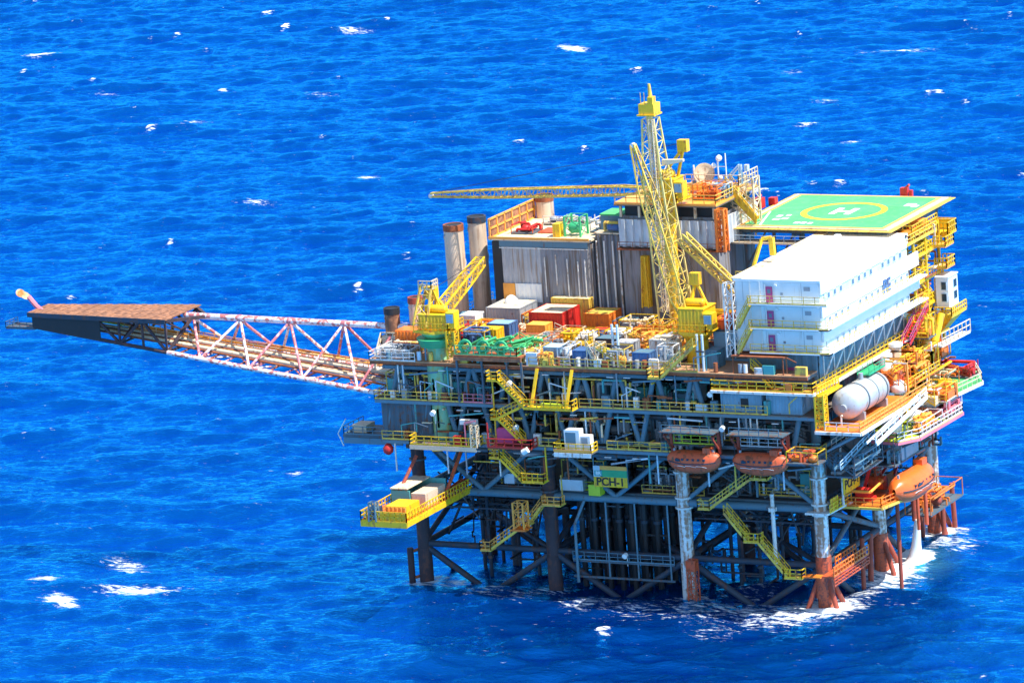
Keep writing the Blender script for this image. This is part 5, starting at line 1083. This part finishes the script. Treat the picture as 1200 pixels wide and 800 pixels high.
w = t.p('winch', 'red'); w.cyl((2.2, 6.6, 12.8), (4, 6.6, 12.8), .8, 12); w.box(2, 4.4, 6, 7.4, 11.95, 12.4); w = t.p('winch', 'redorange'); w.cyl((2.4, 10.4, 13.2), (4.4, 10.4, 13.2), .9, 12); a = t.p('davit_arm', 'red'); a.beam((2., 8.6, 12), (3.2, 8.6, 15.6), .35); a.beam((3.2, 8.6, 15.6), (6, 9.6, 15.9), .3); a = t.p('davit_arm', 'red'); a.beam((2, 19, 12), (3.4, 19, 16.4), .35); a.beam((3.4, 19, 16.4), (6., 19, 16.2), .3)
t.p('davit_arm', 'red').beam((1.6, 13, 12), (4, 13, 15.2), .3); t.p('pipework', 'orange_light').poly([(1.5, 5, 13.4), (4.6, 5, 13.4), (4.6, 9, 13.8), (2, 12, 13.8)], .18, False)
container('pale blue cabin with a dark window under the yellow gallery', -10.4, -5.1, -4.2, -.9, 25.22, 27.6, 'lightblue', 'bluewhite', door=False, cat='cabin', name='cabin')
container('pale blue cabin with a bright end right under the gallery', -4.3, .2, -4.2, -.6, 25.22, 27.7, 'lightblue', 'bluewhite', cat='cabin', name='cabin')
one('cabin_window', 'dark square window frame on the left pale blue cabin', 'window', 'black').box(-7.8, -6.8, -4.34, -4.27, 25.9, 27)
# pipe that hangs in front, right lower corner
skid('yellow railed valve platform right of the right front lifeboat', -.6, 3.6, -8, -5.2, 19.9, 1.6, 140, 'yellow', ('orange', 'yellow', 'redorange'), pipes=6)

# ================================================================== name boards
t = Th('name_board', 'yellow name board with dark lettering hung on the shaded front face', 'sign')
bx0, bx1, by, bz0, bz1 = -29.9, -25.3, -1.5, 14.2, 16.9
t.p('board', 'yellow').box(bx0, bx1, by, by+.12, bz0, bz0+1.28); t.p('upper_stripe', 'orange_light').box(bx0+.9, bx1, by, by+.12, bz1-.5, bz1); t.p('green_stripe', 'green').box(bx0+1.2, bx1, by, by+.12, bz0+1.28, bz1-.5)
t.p('logo_plate', 'bluewhite').box(bx0, bx0+.9, by-.004, by+.12, bz0+1.285, bz1); t.p('logo_square', 'teal').box(bx0+.12, bx0+1.2, by-.02, by-.006, bz0+1.4, bz0+2.1)
m = text_mesh('BR', .62, (bx0+.68, by-.03, bz0+1.74), (R(90), 0, 0), .01, .02); m.pname = 'lettering'; m.mat = 'white'; m.par = None; m.lab = 'white BR on the teal square'; t.parts.append(m)
m = text_mesh('PCH-1', 1.42, (bx0+2.3, by-.03, bz0+.64), (R(90), 0, 0), .02, .03); m.pname = 'lettering'; m.mat = 'black'; m.par = None; m.lab = None; t.parts.append(m)
f_ = t.p('hanger', 'bluegrey'); f_.beam((bx0, by+.2, bz0), (bx0, by+.2, 20), .14); f_.beam((bx1, by+.2, bz0), (bx1, by+.2, 20), .14); t.p('yellow_box', 'lime').box(bx0-1., bx0+.6, -1.2, .2, 12.9, 14.3)
t = Th('name_board', 'yellow name board on the sunlit right face above the orange platform', 'sign')
t.p('board', 'yellow').box(2.3, 2.42, 2., 7., 13.7, 16.8); m = text_mesh('PCH-1', 1.6, (2.45, 4.5, 14.8), (R(90), 0, R(90)), .02, .03); m.pname = 'lettering'; m.mat = 'black'; m.par = None; m.lab = None; t.parts.append(m)
t.p('hanger', 'white_worn').beam((2.2, 2.1, 12.4), (2.2, 2.1, 20), .2)
t = Th('corner_bracket', 'white collar platform round the front right leg at the low beam', 'platform'); a = t.p('platform', 'white_worn'); a.plate([(-1.4, -1.6), (1.6, -1.6), (2.2, 5), (1, 5), (1, 1.2), (-1.4, 1.2)], 11.95, 12.2); t.p('board', 'yellow').box(1.6, 1.75, -.6, 1.6, 12.3, 13.8); t.p('railing', 'yellow').rail([(1.9, -1.4, 12.2), (2.1, 4.8, 12.2)], 1.1, 1, .1)
one('cabin_box', 'small white hut on the cellar deck beside the second leg', 'hut', 'bluewhite').box(-35.6, -32.4, .3, 1.6, 13., 14.4)
one('cabin_box', 'small white panel box at the left end of the cellar deck', 'hut', 'bluewhite').box(-43.6, -42.2, .7, 1.6, 13.4, 14.7)

# ================================================================== yellow service platform at the left
t = Th('service_platform', 'bright yellow railed platform slung low at the left front over the sea', 'platform')
sx0, sx1, sy0, sy1, sz = -58., -51.6, -11.4, 6.4, 11.
t.p('floor', 'orange').box(sx0, sx1, sy0, sy1, sz-.2, sz); t.p('fascia', 'yellow').box(sx0-.05, sx1+.05, sy0-.1, sy0-.01, sz-.7, sz+.05); t.p('fascia', 'yellow').box(sx1+.01, sx1+.1, sy0, sy1, sz-.6, sz+.05)
t.p('railing', 'yellow').rail([(sx0, sy1, sz), (sx0, sy0, sz), (sx1, sy0, sz), (sx1, sy1, sz)], 1.25, .8, .12)
t.p('mesh_panel', 'yellow').box(-55.4, -51.8, sy0+.12, sy0+.16, sz, sz+1.1)
t = Th('teal_shelter', 'open teal and white shelter box on the yellow service platform', 'shelter'); a = t.p('wall', 'teal'); a.box(-57.2, -57., -4.6, 1.6, sz+.02, sz+2.4); a.box(-57, -52.6, 1.4, 1.6, sz+.02, sz+2.4); a.box(-57, -54.6, -4.6, -4.4, sz+.02, sz+2.2); t.p('roof', 'cream').box(-57.2, -54.8, -4.8, 1.6, sz+2.4, sz+2.55); t.p('bench', 'beige').box(-54.6, -52.6, -4.2, 1.2, sz+.02, sz+1.8)
t = Th('tank_box', 'yellow square tank on the service platform', 'tank'); t.p('body', 'yellow').box(-55.3, -52.4, -9.8, -6.2, sz+.02, sz+1.6); t.p('ribs', 'orange_light').corr((-55.3, -9.85), (-52.4, -9.85), sz+.1, sz+1.5, .6, .08)
t = Th('ladder_frame', 'dark blue framed ladder at the front of the service platform', 'ladder'); t.p('ladder', 'bluegrey').lattice((-56.3, -11.1, sz), (-56.3, -11.1, sz+2.4), 1., .8, 4, .09, .06); t.p('box', 'darksteel').box(-57.2, -55.8, -10.6, -9.6, sz, sz+1.5)
t = Th('support_boom', 'rusty red prop rising from the left of the service platform', 'prop'); t.p('tube', 'rustred').cyl((-57.2, -4.6, sz+.1), (-56., .6, sz+5.4), .22, 8); t.p('foot', 'red').box(-57.6, -56.9, -5, -4.3, sz, sz+.5)
t = Th('support_boom', 'rusty red prop rising from the right of the service platform', 'prop'); t.p('tube', 'redorange').cyl((-52.4, .4, sz+.1), (-51.6, 4.6, sz+5.4), .24, 8); t.p('foot', 'red').box(-52.8, -52.1, 0, .7, sz, sz+.5)
t = Th('red_pipe_pile', 'red and orange pipes lying at the back left of the service platform', 'pipes')
for k in range(5): t.p('pipe', 'redorange' if k % 2 else 'orange').cyl((-57.6+.35*k, -9, sz+.3), (-57.8+.35*k, -5.2, sz+.35+.1*(k % 3)), .16, 8)
t = Th('red_pipe_pile', 'red pipes at the far right end of the service platform', 'pipes')
for k in range(4): t.p('pipe', 'redorange').cyl((-52.1-.4*k, 2.4, sz+.4), (-51.9-.4*k, 6.8, sz+.9), .18, 8)

# ================================================================== water falling from the far right pipes
t = Th('discharge_pipe', 'rusty outfall pipes hanging beneath the bright orange lifeboat', 'pipes')
for (x, y, z0, r, mt) in ((4.4, 20.2, 4.6, .22, 'redorange'), (3.6, 20.8, 5.6, .32, 'rustred'), (5., 21.4, 5., .26, 'redorange'), (5., 12.2, -3, .26, 'rustred')): t.p('pipe', mt).cyl((x, y, z0), (x, y, 12.), r, 10)
b = one('water_plume', 'white column of water falling from the outfall pipes to the sea', 'falling water', 'white'); b.revolve((4.0, 20.8, 5.8), (3.2, 21.2, -.4), [(0, .35), (.6, .42), (2, .5), (3.4, .62), (4.8, .85), (5.6, 1.3), (6.2, 2.)], 14)

for s_ in ('small yellow floored deck with pink', 'big white wrapped bag', 'white wrapped bag farther', 'orange cluster of valves behind the small', 'pink and white fittings along', 'orange white fittings at the far end'): shift(s_, (-3., 7., -1.85))

for s_ in ('tall yellow zigzag stair tower', 'small white cabin with two dark', 'foam skid below the right edge'): shift(s_, (-2., 0, -.2))
for s_ in ('light green deck jutting', 'bright red pump and motor row', 'red A shaped davit'): shift(s_, (-2.8, 0, 0))

for s_ in ('bright yellow railed platform slung', 'open teal and white shelter', 'yellow square tank on the service', 'dark blue framed ladder at the front', 'prop rising from the left', 'prop rising from the right', 'pipes lying at the back left', 'red pipes at the far right end of'): shift(s_, (3.5, -6.2, 1.8))

rd = random.Random(404)
for (lab, xa, xb_, ya, yb_, za, zc, cols, n) in (
    ('tangle of yellow and rusty pipes on the right side below the helideck', .2, 3.2, 25, 37, 28.4, 41, ('yellow', 'yellow_worn', 'orange', 'rust', 'cream'), 46),
    ('tangle of yellow and orange pipes on the right side behind the silver tank', 2.4, 6.6, 14, 30, 21.5, 28, ('yellow', 'orange', 'orange_light', 'rust', 'white_worn'), 56),
    ('tangle of rust brown pipes low on the right side above the orange platform', 1.6, 4.6, 8, 34, 13.4, 20, ('rustred', 'rust', 'bluegrey', 'steel', 'redorange'), 46),
    ('tangle of dim pipes in front of the cellar deck equipment', -52, -3, .9, 2.4, 13.2, 19.4, ('steel', 'rust', 'bluegrey', 'darkrust', 'darksteel', 'yellow_worn'), 70),
    ('tangle of dark pipes among the front legs close to the water', -53, -2, 3, 8, 1.5, 12, ('darksteel', 'steel', 'darkrust', 'black'), 60),
    ('tangle of worn pipes behind the lower deck front railing', -52, -15, -4.4, -2.8, 20.1, 24, ('yellow_worn', 'rust', 'bluegrey', 'grey', 'cream'), 60),
    ('tangle of worn pipes behind the middle deck front railing', -56, -14, -4.4, -3, 25.3, 28.6, ('yellow_worn', 'rust', 'bluegrey', 'teal', 'cream'), 60)):
    t = Th('pipe_tangle', lab, 'pipes'); c_ = {}
    for k in range(n):
        c = rd.choice(cols)
        x = xa+(xb_-xa)*rd.random(); y = ya+(yb_-ya)*rd.random(); z = za+(zc-za)*rd.random(); r = .1+.16*rd.random(); L_ = 1+rd.random()*3.6; pts = [(x, y, z)]
        for q in range(2+k % 2):
            a = rd.randrange(3); d = L_*(1 if rd.random() < .5 else -1)*(.5+rd.random()*.5); p = list(pts[-1]); p[a] += d
            p = (min(max(p[0], xa), xb_), min(max(p[1], ya), yb_), min(max(p[2], za), zc)); pts.append(p)
        pts = [p for i, p in enumerate(pts) if i == 0 or (V(p)-V(pts[i-1])).length > .2]
        if len(pts) > 1: t.p('pipe', c).poly(pts, r)
t = Th('side_railings', 'stacked yellow railings along the right side between the tank and stair tower', 'railings')
for z, x in ((24.2, 6.2), (26.2, 4.6), (31.4, 3.4)):
    t.p('railing', 'yellow').rail([(x, 14, z), (x, 25.6, z)] if z < 31 else [(x, 25.4, z), (x, 30, z)], 1.1, 1., .1); t.p('floor', 'orange').box(2.2, x, 14 if z < 31 else 25.4, 25.6 if z < 31 else 30, z-.14, z)
# ------------------------------------------------------------------ build everything
for t in THINGS: t.build()
for fn in AFTER: fn()

# ------------------------------------------------------------------ the sea: wind waves from a wave spectrum
def sea():
    N = 1024; Lm = 680.; g = 9.81; X0, Y0 = -530., -125.
    rng = np.random.default_rng(11)
    k1 = 2*np.pi*np.fft.fftfreq(N, Lm/N); kx, ky = np.meshgrid(k1, k1, indexing='ij')
    k = np.hypot(kx, ky); k[0, 0] = 1e-6
    wd = np.radians(104); w = np.array([np.cos(wd), np.sin(wd)])      # the way the waves travel
    Vw = 7.0; Lp = Vw*Vw/g
    c = (kx*w[0]+ky*w[1])/k
    P = np.exp(-1/(k*Lp)**2)/k**4*(np.abs(c)**4*.9+.1)*np.where(c < 0, .35, 1)*np.exp(-(k*.35)**2)*(1+ (k*2.2)**1.1)
    P[0, 0] = 0
    h0 = (rng.standard_normal((N, N))+1j*rng.standard_normal((N, N)))*np.sqrt(P/2)
    h = np.fft.ifft2(h0).real; sc = .31/h.std(); h *= sc; H = h0*sc
    dx = np.fft.ifft2(-1j*kx/k*H).real; dy = np.fft.ifft2(-1j*ky/k*H).real
    lam = -1.
    dxx = np.gradient(dx, Lm/N, axis=0); dyy = np.gradient(dy, Lm/N, axis=1); dxy = np.gradient(dx, Lm/N, axis=1)
    J = (1+lam*dxx)*(1+lam*dyy)-(lam*dxy)**2
    print('J', J.min(), np.percentile(J, [.05, .2, 1, 50]))
    t = np.arange(N)*Lm/N
    gx, gy = np.meshgrid(X0+t, Y0+t, indexing='ij')
    # foam on breaking crests, drawn out a little behind them
    th = np.percentile(J, .05)
    foam = np.clip((th-J)/.08+.55, 0, 1)*(J < th+.03)
    f2 = foam.copy()
    for s in range(1, 5):
        f2 = np.maximum(f2, np.roll(np.roll(foam, -int(round(s*w[0]*1.2)), 0), -int(round(s*w[1]*1.2)), 1)*(1-s/5.5))
    foam = f2
    cut = rng.random((N//16, N//16)); cut = np.kron(cut, np.ones((16, 16)))
    # breaking crests seen in the photograph, each an elongated patch: x, y, length, width, direction, strength
    caps = [(-101, 1.4, 11, 4.5, -22, 1.05), (-106.6, -9.6, 6, 4, 0, 1.15), (-98.6, -18.8, 10, 4., -25, 1.4), (-91.6, -11.2, 13, 5.5, 22, 1.0), (-85, -4, 4, 1.5, 5, .6),
            (-102, 49.4, 4, 2, 0, .8), (-341, 371, 7, 8, 0, 1.2), (-283, 405, 10, 5, 0, .9), (-197.4, 250, 8, 4, -15, 1.), (-220, 384, 10, 5, -10, 1.1),
            (-134, 307, 4, 5, 0, 1.1), (-206, 225, 9, 4, 0, .7), (-148, 384, 18, 6, 20, .8), (-140, 330, 6, 5, 0, .7), (-119, 292, 6, 3, 10, .7), (-60, 250, 12, 3, -10, .7), (-74, 268, 8, 3, 5, .8), (-262, 300, 9, 4, 0, .6), (-250, 330, 9, 4, 0, .6), (-300, 330, 8, 4, 0, .55), (-185, 330, 8, 4, 0, .5), (-160, 360, 8, 5, 0, .5), (-330, 290, 8, 4, 0, .6)]
    for (x, y, l, wd_, a, s_) in caps:
        a = np.radians(a-12); u = (gx-x)*np.cos(a)+(gy-y)*np.sin(a); v = -(gx-x)*np.sin(a)+(gy-y)*np.cos(a)
        foam = np.maximum(foam, .9*s_*np.clip(1.12-np.sqrt((u/(l*.6))**2+(v/(wd_*.62))**2), 0, 1))
    # foam where legs and pipes pierce the water
    for (x, y, r, s_) in [(0.5, -.5, 5.2, 1.1), (-2.5, -3, 6, .75), (-5, -6, 6, .6), (1.5, 17, 5, 1), (2.5, 12, 4, .8), (2, 7, 4, .6), (.5, 36, 4.5, 1), (4, 30, 5, .6), (-18.4, 0, 3.4, .6), (-37, 0, 3, .6), (-55.4, 0, 4, .9), (-51, -1, 4, .7), (-30, -5, 5, .55), (-45, -4, 4, .5),
                          (-22, -6, 6, .46), (-14, -5, 7, .54), (-9, -4, 6, .6), (-12, 3, 6, .4), (-25, 14, 6, .35), (-45, 5, 6, .35), (-40, -5, 4, .4), (-9, -13, 4, .38), (7, 28, 3, .5), (8, 3, 3, .3)]:
        foam = np.maximum(foam, s_*np.clip(1.3-np.hypot(gx-x, gy-y)/r, 0, 1))
    r = np.hypot(gx-2.0, (gy-22.3)); foam = np.maximum(foam, 1.6*np.clip((3.7-r)/1.3, 0, 1))
    P_ = np.stack([gx+lam*dx, gy+lam*dy, h], -1).reshape(-1, 3)
    idx = np.arange(N*N).reshape(N, N)
    q = np.stack([idx[:-1, :-1], idx[1:, :-1], idx[1:, 1:], idx[:-1, 1:]], -1).reshape(-1, 4)
    # flat sheet beyond, all the way to the horizon
    B = 12000.; x1, y1 = X0+Lm-3, Y0+Lm-3; xa, ya = X0+3, Y0+3
    ring = np.array([(-B, -B), (B, -B), (B, B), (-B, B), (xa, ya), (x1, ya), (x1, y1), (xa, y1)], float)
    ring = np.concatenate([ring, np.full((8, 1), -.9)], 1); n = N*N
    rq = np.array([(0, 1, 5, 4), (1, 2, 6, 5), (2, 3, 7, 6), (3, 0, 4, 7)])+n
    vs = np.concatenate([P_, ring]); qs = np.concatenate([q, rq])
    me = bpy.data.meshes.new('sea'); me.vertices.add(len(vs)); me.vertices.foreach_set('co', vs.astype(np.float32).ravel())
    me.loops.add(qs.size); me.loops.foreach_set('vertex_index', qs.astype(np.int32).ravel())
    me.polygons.add(len(qs)); me.polygons.foreach_set('loop_start', np.arange(0, qs.size, 4, dtype=np.int32))
    me.polygons.foreach_set('use_smooth', np.ones(len(qs), dtype=bool)); me.update(calc_edges=True)
    at = me.attributes.new('foam', 'FLOAT', 'POINT'); at.data.foreach_set('value', np.concatenate([foam.ravel(), np.zeros(8)]).astype(np.float32))
    # paler aerated water round the plume
    aer = np.clip(1.6-np.hypot(gx-1.5, gy-20.5)/5.5, 0, 1)
    at = me.attributes.new('aerated', 'FLOAT', 'POINT'); at.data.foreach_set('value', np.concatenate([aer.ravel(), np.zeros(8)]).astype(np.float32))
    m = bpy.data.materials.new('sea_water'); m.use_nodes = True; nt = m.node_tree; Nn = nt.nodes; L = nt.links
    Nn.clear(); out = Nn.new('ShaderNodeOutputMaterial')
    tc = Nn.new('ShaderNodeTexCoord')
    a1 = Nn.new('ShaderNodeAttribute'); a1.attribute_name = 'foam'; a2 = Nn.new('ShaderNodeAttribute'); a2.attribute_name = 'aerated'
    def noise(s, d=4, map_=(1, 1, 1), rot=0, ro=.6):
        mp = Nn.new('ShaderNodeMapping'); mp.inputs['Scale'].default_value = map_; mp.inputs['Rotation'].default_value = (0, 0, rot)
        L.new(tc.outputs['Object'], mp.inputs[0]); n_ = Nn.new('ShaderNodeTexNoise'); n_.inputs['Scale'].default_value = s; n_.inputs['Detail'].default_value = d; n_.inputs['Roughness'].default_value = ro
        L.new(mp.outputs[0], n_.inputs[0]); return n_.outputs['Fac']
    fn = noise(1.1, 9, (.55, 1.7, 1), R(-25), ro=.72); big = noise(.02, 3)
    ms = Nn.new('ShaderNodeMath'); ms.operation = 'MULTIPLY_ADD'; L.new(fn, ms.inputs[0]); ms.inputs[1].default_value = 3.2; 
    sub = Nn.new('ShaderNodeMath'); sub.operation = 'ADD'; L.new(a1.outputs['Fac'], sub.inputs[0]); sub.inputs[1].default_value = -2.1
    L.new(sub.outputs[0], ms.inputs[2])
    mr = Nn.new('ShaderNodeMapRange'); mr.inputs[1].default_value = .0; mr.inputs[2].default_value = .5; L.new(ms.outputs[0], mr.inputs[0])
    g = Nn.new('ShaderNodeMapRange'); g.inputs[1].default_value = .35; g.inputs[2].default_value = .65; L.new(big, g.inputs[0])
    cm = Nn.new('ShaderNodeMix'); cm.data_type = 'RGBA'; cm.inputs['A'].default_value = (*SEA_A, 1); cm.inputs['B'].default_value = (*SEA_B, 1); L.new(g.outputs[0], cm.inputs['Factor'])
    c2 = Nn.new('ShaderNodeMix'); c2.data_type = 'RGBA'; c2.inputs['B'].default_value = (.12, .5, .55, 1); L.new(cm.outputs['Result'], c2.inputs['A']); 
    am = Nn.new('ShaderNodeMath'); am.operation = 'MULTIPLY'; L.new(a2.outputs['Fac'], am.inputs[0]); am.inputs[1].default_value = .35; L.new(am.outputs[0], c2.inputs['Factor'])
    w1 = noise(.75, 5, (1, 2.0, 1), R(-28), .62); w2 = noise(2.6, 4, (1, 1.7, 1), R(-15))
    b1 = Nn.new('ShaderNodeBump'); b1.inputs['Strength'].default_value = 1; b1.inputs['Distance'].default_value = .2; L.new(w1, b1.inputs['Height'])
    b2 = Nn.new('ShaderNodeBump'); b2.inputs['Strength'].default_value = 1; b2.inputs['Distance'].default_value = .07; L.new(w2, b2.inputs['Height']); L.new(b1.outputs[0], b2.inputs['Normal'])
    df = Nn.new('ShaderNodeBsdfDiffuse'); L.new(c2.outputs['Result'], df.inputs[0]); L.new(b2.outputs[0], df.inputs['Normal'])
    gl = Nn.new('ShaderNodeBsdfGlossy'); gl.inputs['Color'].default_value = SEA_TINT; gl.inputs['Roughness'].default_value = .05; L.new(b2.outputs[0], gl.inputs['Normal'])
    fr = Nn.new('ShaderNodeFresnel'); fr.inputs['IOR'].default_value = SEA_IOR; L.new(b2.outputs[0], fr.inputs['Normal'])
    m1 = Nn.new('ShaderNodeMixShader'); ma = Nn.new('ShaderNodeMath'); ma.operation = 'MULTIPLY_ADD'; ma.inputs[1].default_value = 1.25; ma.inputs[2].default_value = .26; ma.use_clamp = True; L.new(fr.outputs[0], ma.inputs[0]); L.new(ma.outputs[0], m1.inputs[0]); L.new(df.outputs[0], m1.inputs[1]); L.new(gl.outputs[0], m1.inputs[2])
    fo = Nn.new('ShaderNodeBsdfDiffuse'); fo.inputs[0].default_value = (.82, .86, .86, 1)
    m2 = Nn.new('ShaderNodeMixShader'); L.new(mr.outputs[0], m2.inputs[0]); L.new(m1.outputs[0], m2.inputs[1]); L.new(fo.outputs[0], m2.inputs[2]); L.new(m2.outputs[0], out.inputs[0])
    me.materials.append(m); o = bpy.data.objects.new('sea', me); COL.objects.link(o); o['kind'] = 'structure'
SEA_A = (.0, .025, .17); SEA_B = (.0, .04, .23); SEA_TINT = (.02, .47, 1, 1); SEA_IOR = 1.8
sea()

# ------------------------------------------------------------------ sun, sky, camera
az = math.atan2(1, -.03); el = R(60)
s_dir = V((math.sin(az)*math.cos(el), math.cos(az)*math.cos(el), math.sin(el)))
ld = bpy.data.lights.new('sun', 'SUN'); ld.energy = 5.0; ld.angle = R(.53); ld.color = (1, .95, .86)
lo = bpy.data.objects.new('sun', ld); COL.objects.link(lo); lo.rotation_euler = (-s_dir).to_track_quat('-Z', 'Y').to_euler(); lo.location = (60, 10, 150)
wd = bpy.data.worlds.new('World'); S.world = wd; wd.use_nodes = True
bg = wd.node_tree.nodes['Background']; sky = wd.node_tree.nodes.new('ShaderNodeTexSky'); sky.sky_type = 'NISHITA'
sky.sun_disc = False; sky.sun_elevation = el; sky.sun_rotation = az; sky.altitude = 100; sky.dust_density = .3; sky.air_density = 1.; sky.ozone_density = 3.5
wd.node_tree.links.new(sky.outputs[0], bg.inputs[0]); bg.inputs[1].default_value = .14

cd = bpy.data.cameras.new('camera'); co = bpy.data.objects.new('camera', cd); COL.objects.link(co); S.camera = co
yaw, pitch, roll, f = CAMP[3:7]
fw = V((math.sin(yaw)*math.cos(pitch), math.cos(yaw)*math.cos(pitch), -math.sin(pitch)))
r_ = V((math.cos(yaw), -math.sin(yaw), 0)); u_ = r_.cross(fw)
r2 = r_*math.cos(roll)+u_*math.sin(roll); u2 = -r_*math.sin(roll)+u_*math.cos(roll)
co.matrix_world = Matrix(((r2.x, u2.x, -fw.x, CAMP[0]), (r2.y, u2.y, -fw.y, CAMP[1]), (r2.z, u2.z, -fw.z, CAMP[2]), (0, 0, 0, 1)))
cd.sensor_width = 36; cd.lens = 36*f/1200; cd.clip_start = 5; cd.clip_end = 30000
S.view_settings.view_transform = 'Standard'; S.view_settings.look = 'None'; S.view_settings.exposure = .8; S.view_settings.gamma = 1
S.cycles.max_bounces = 6
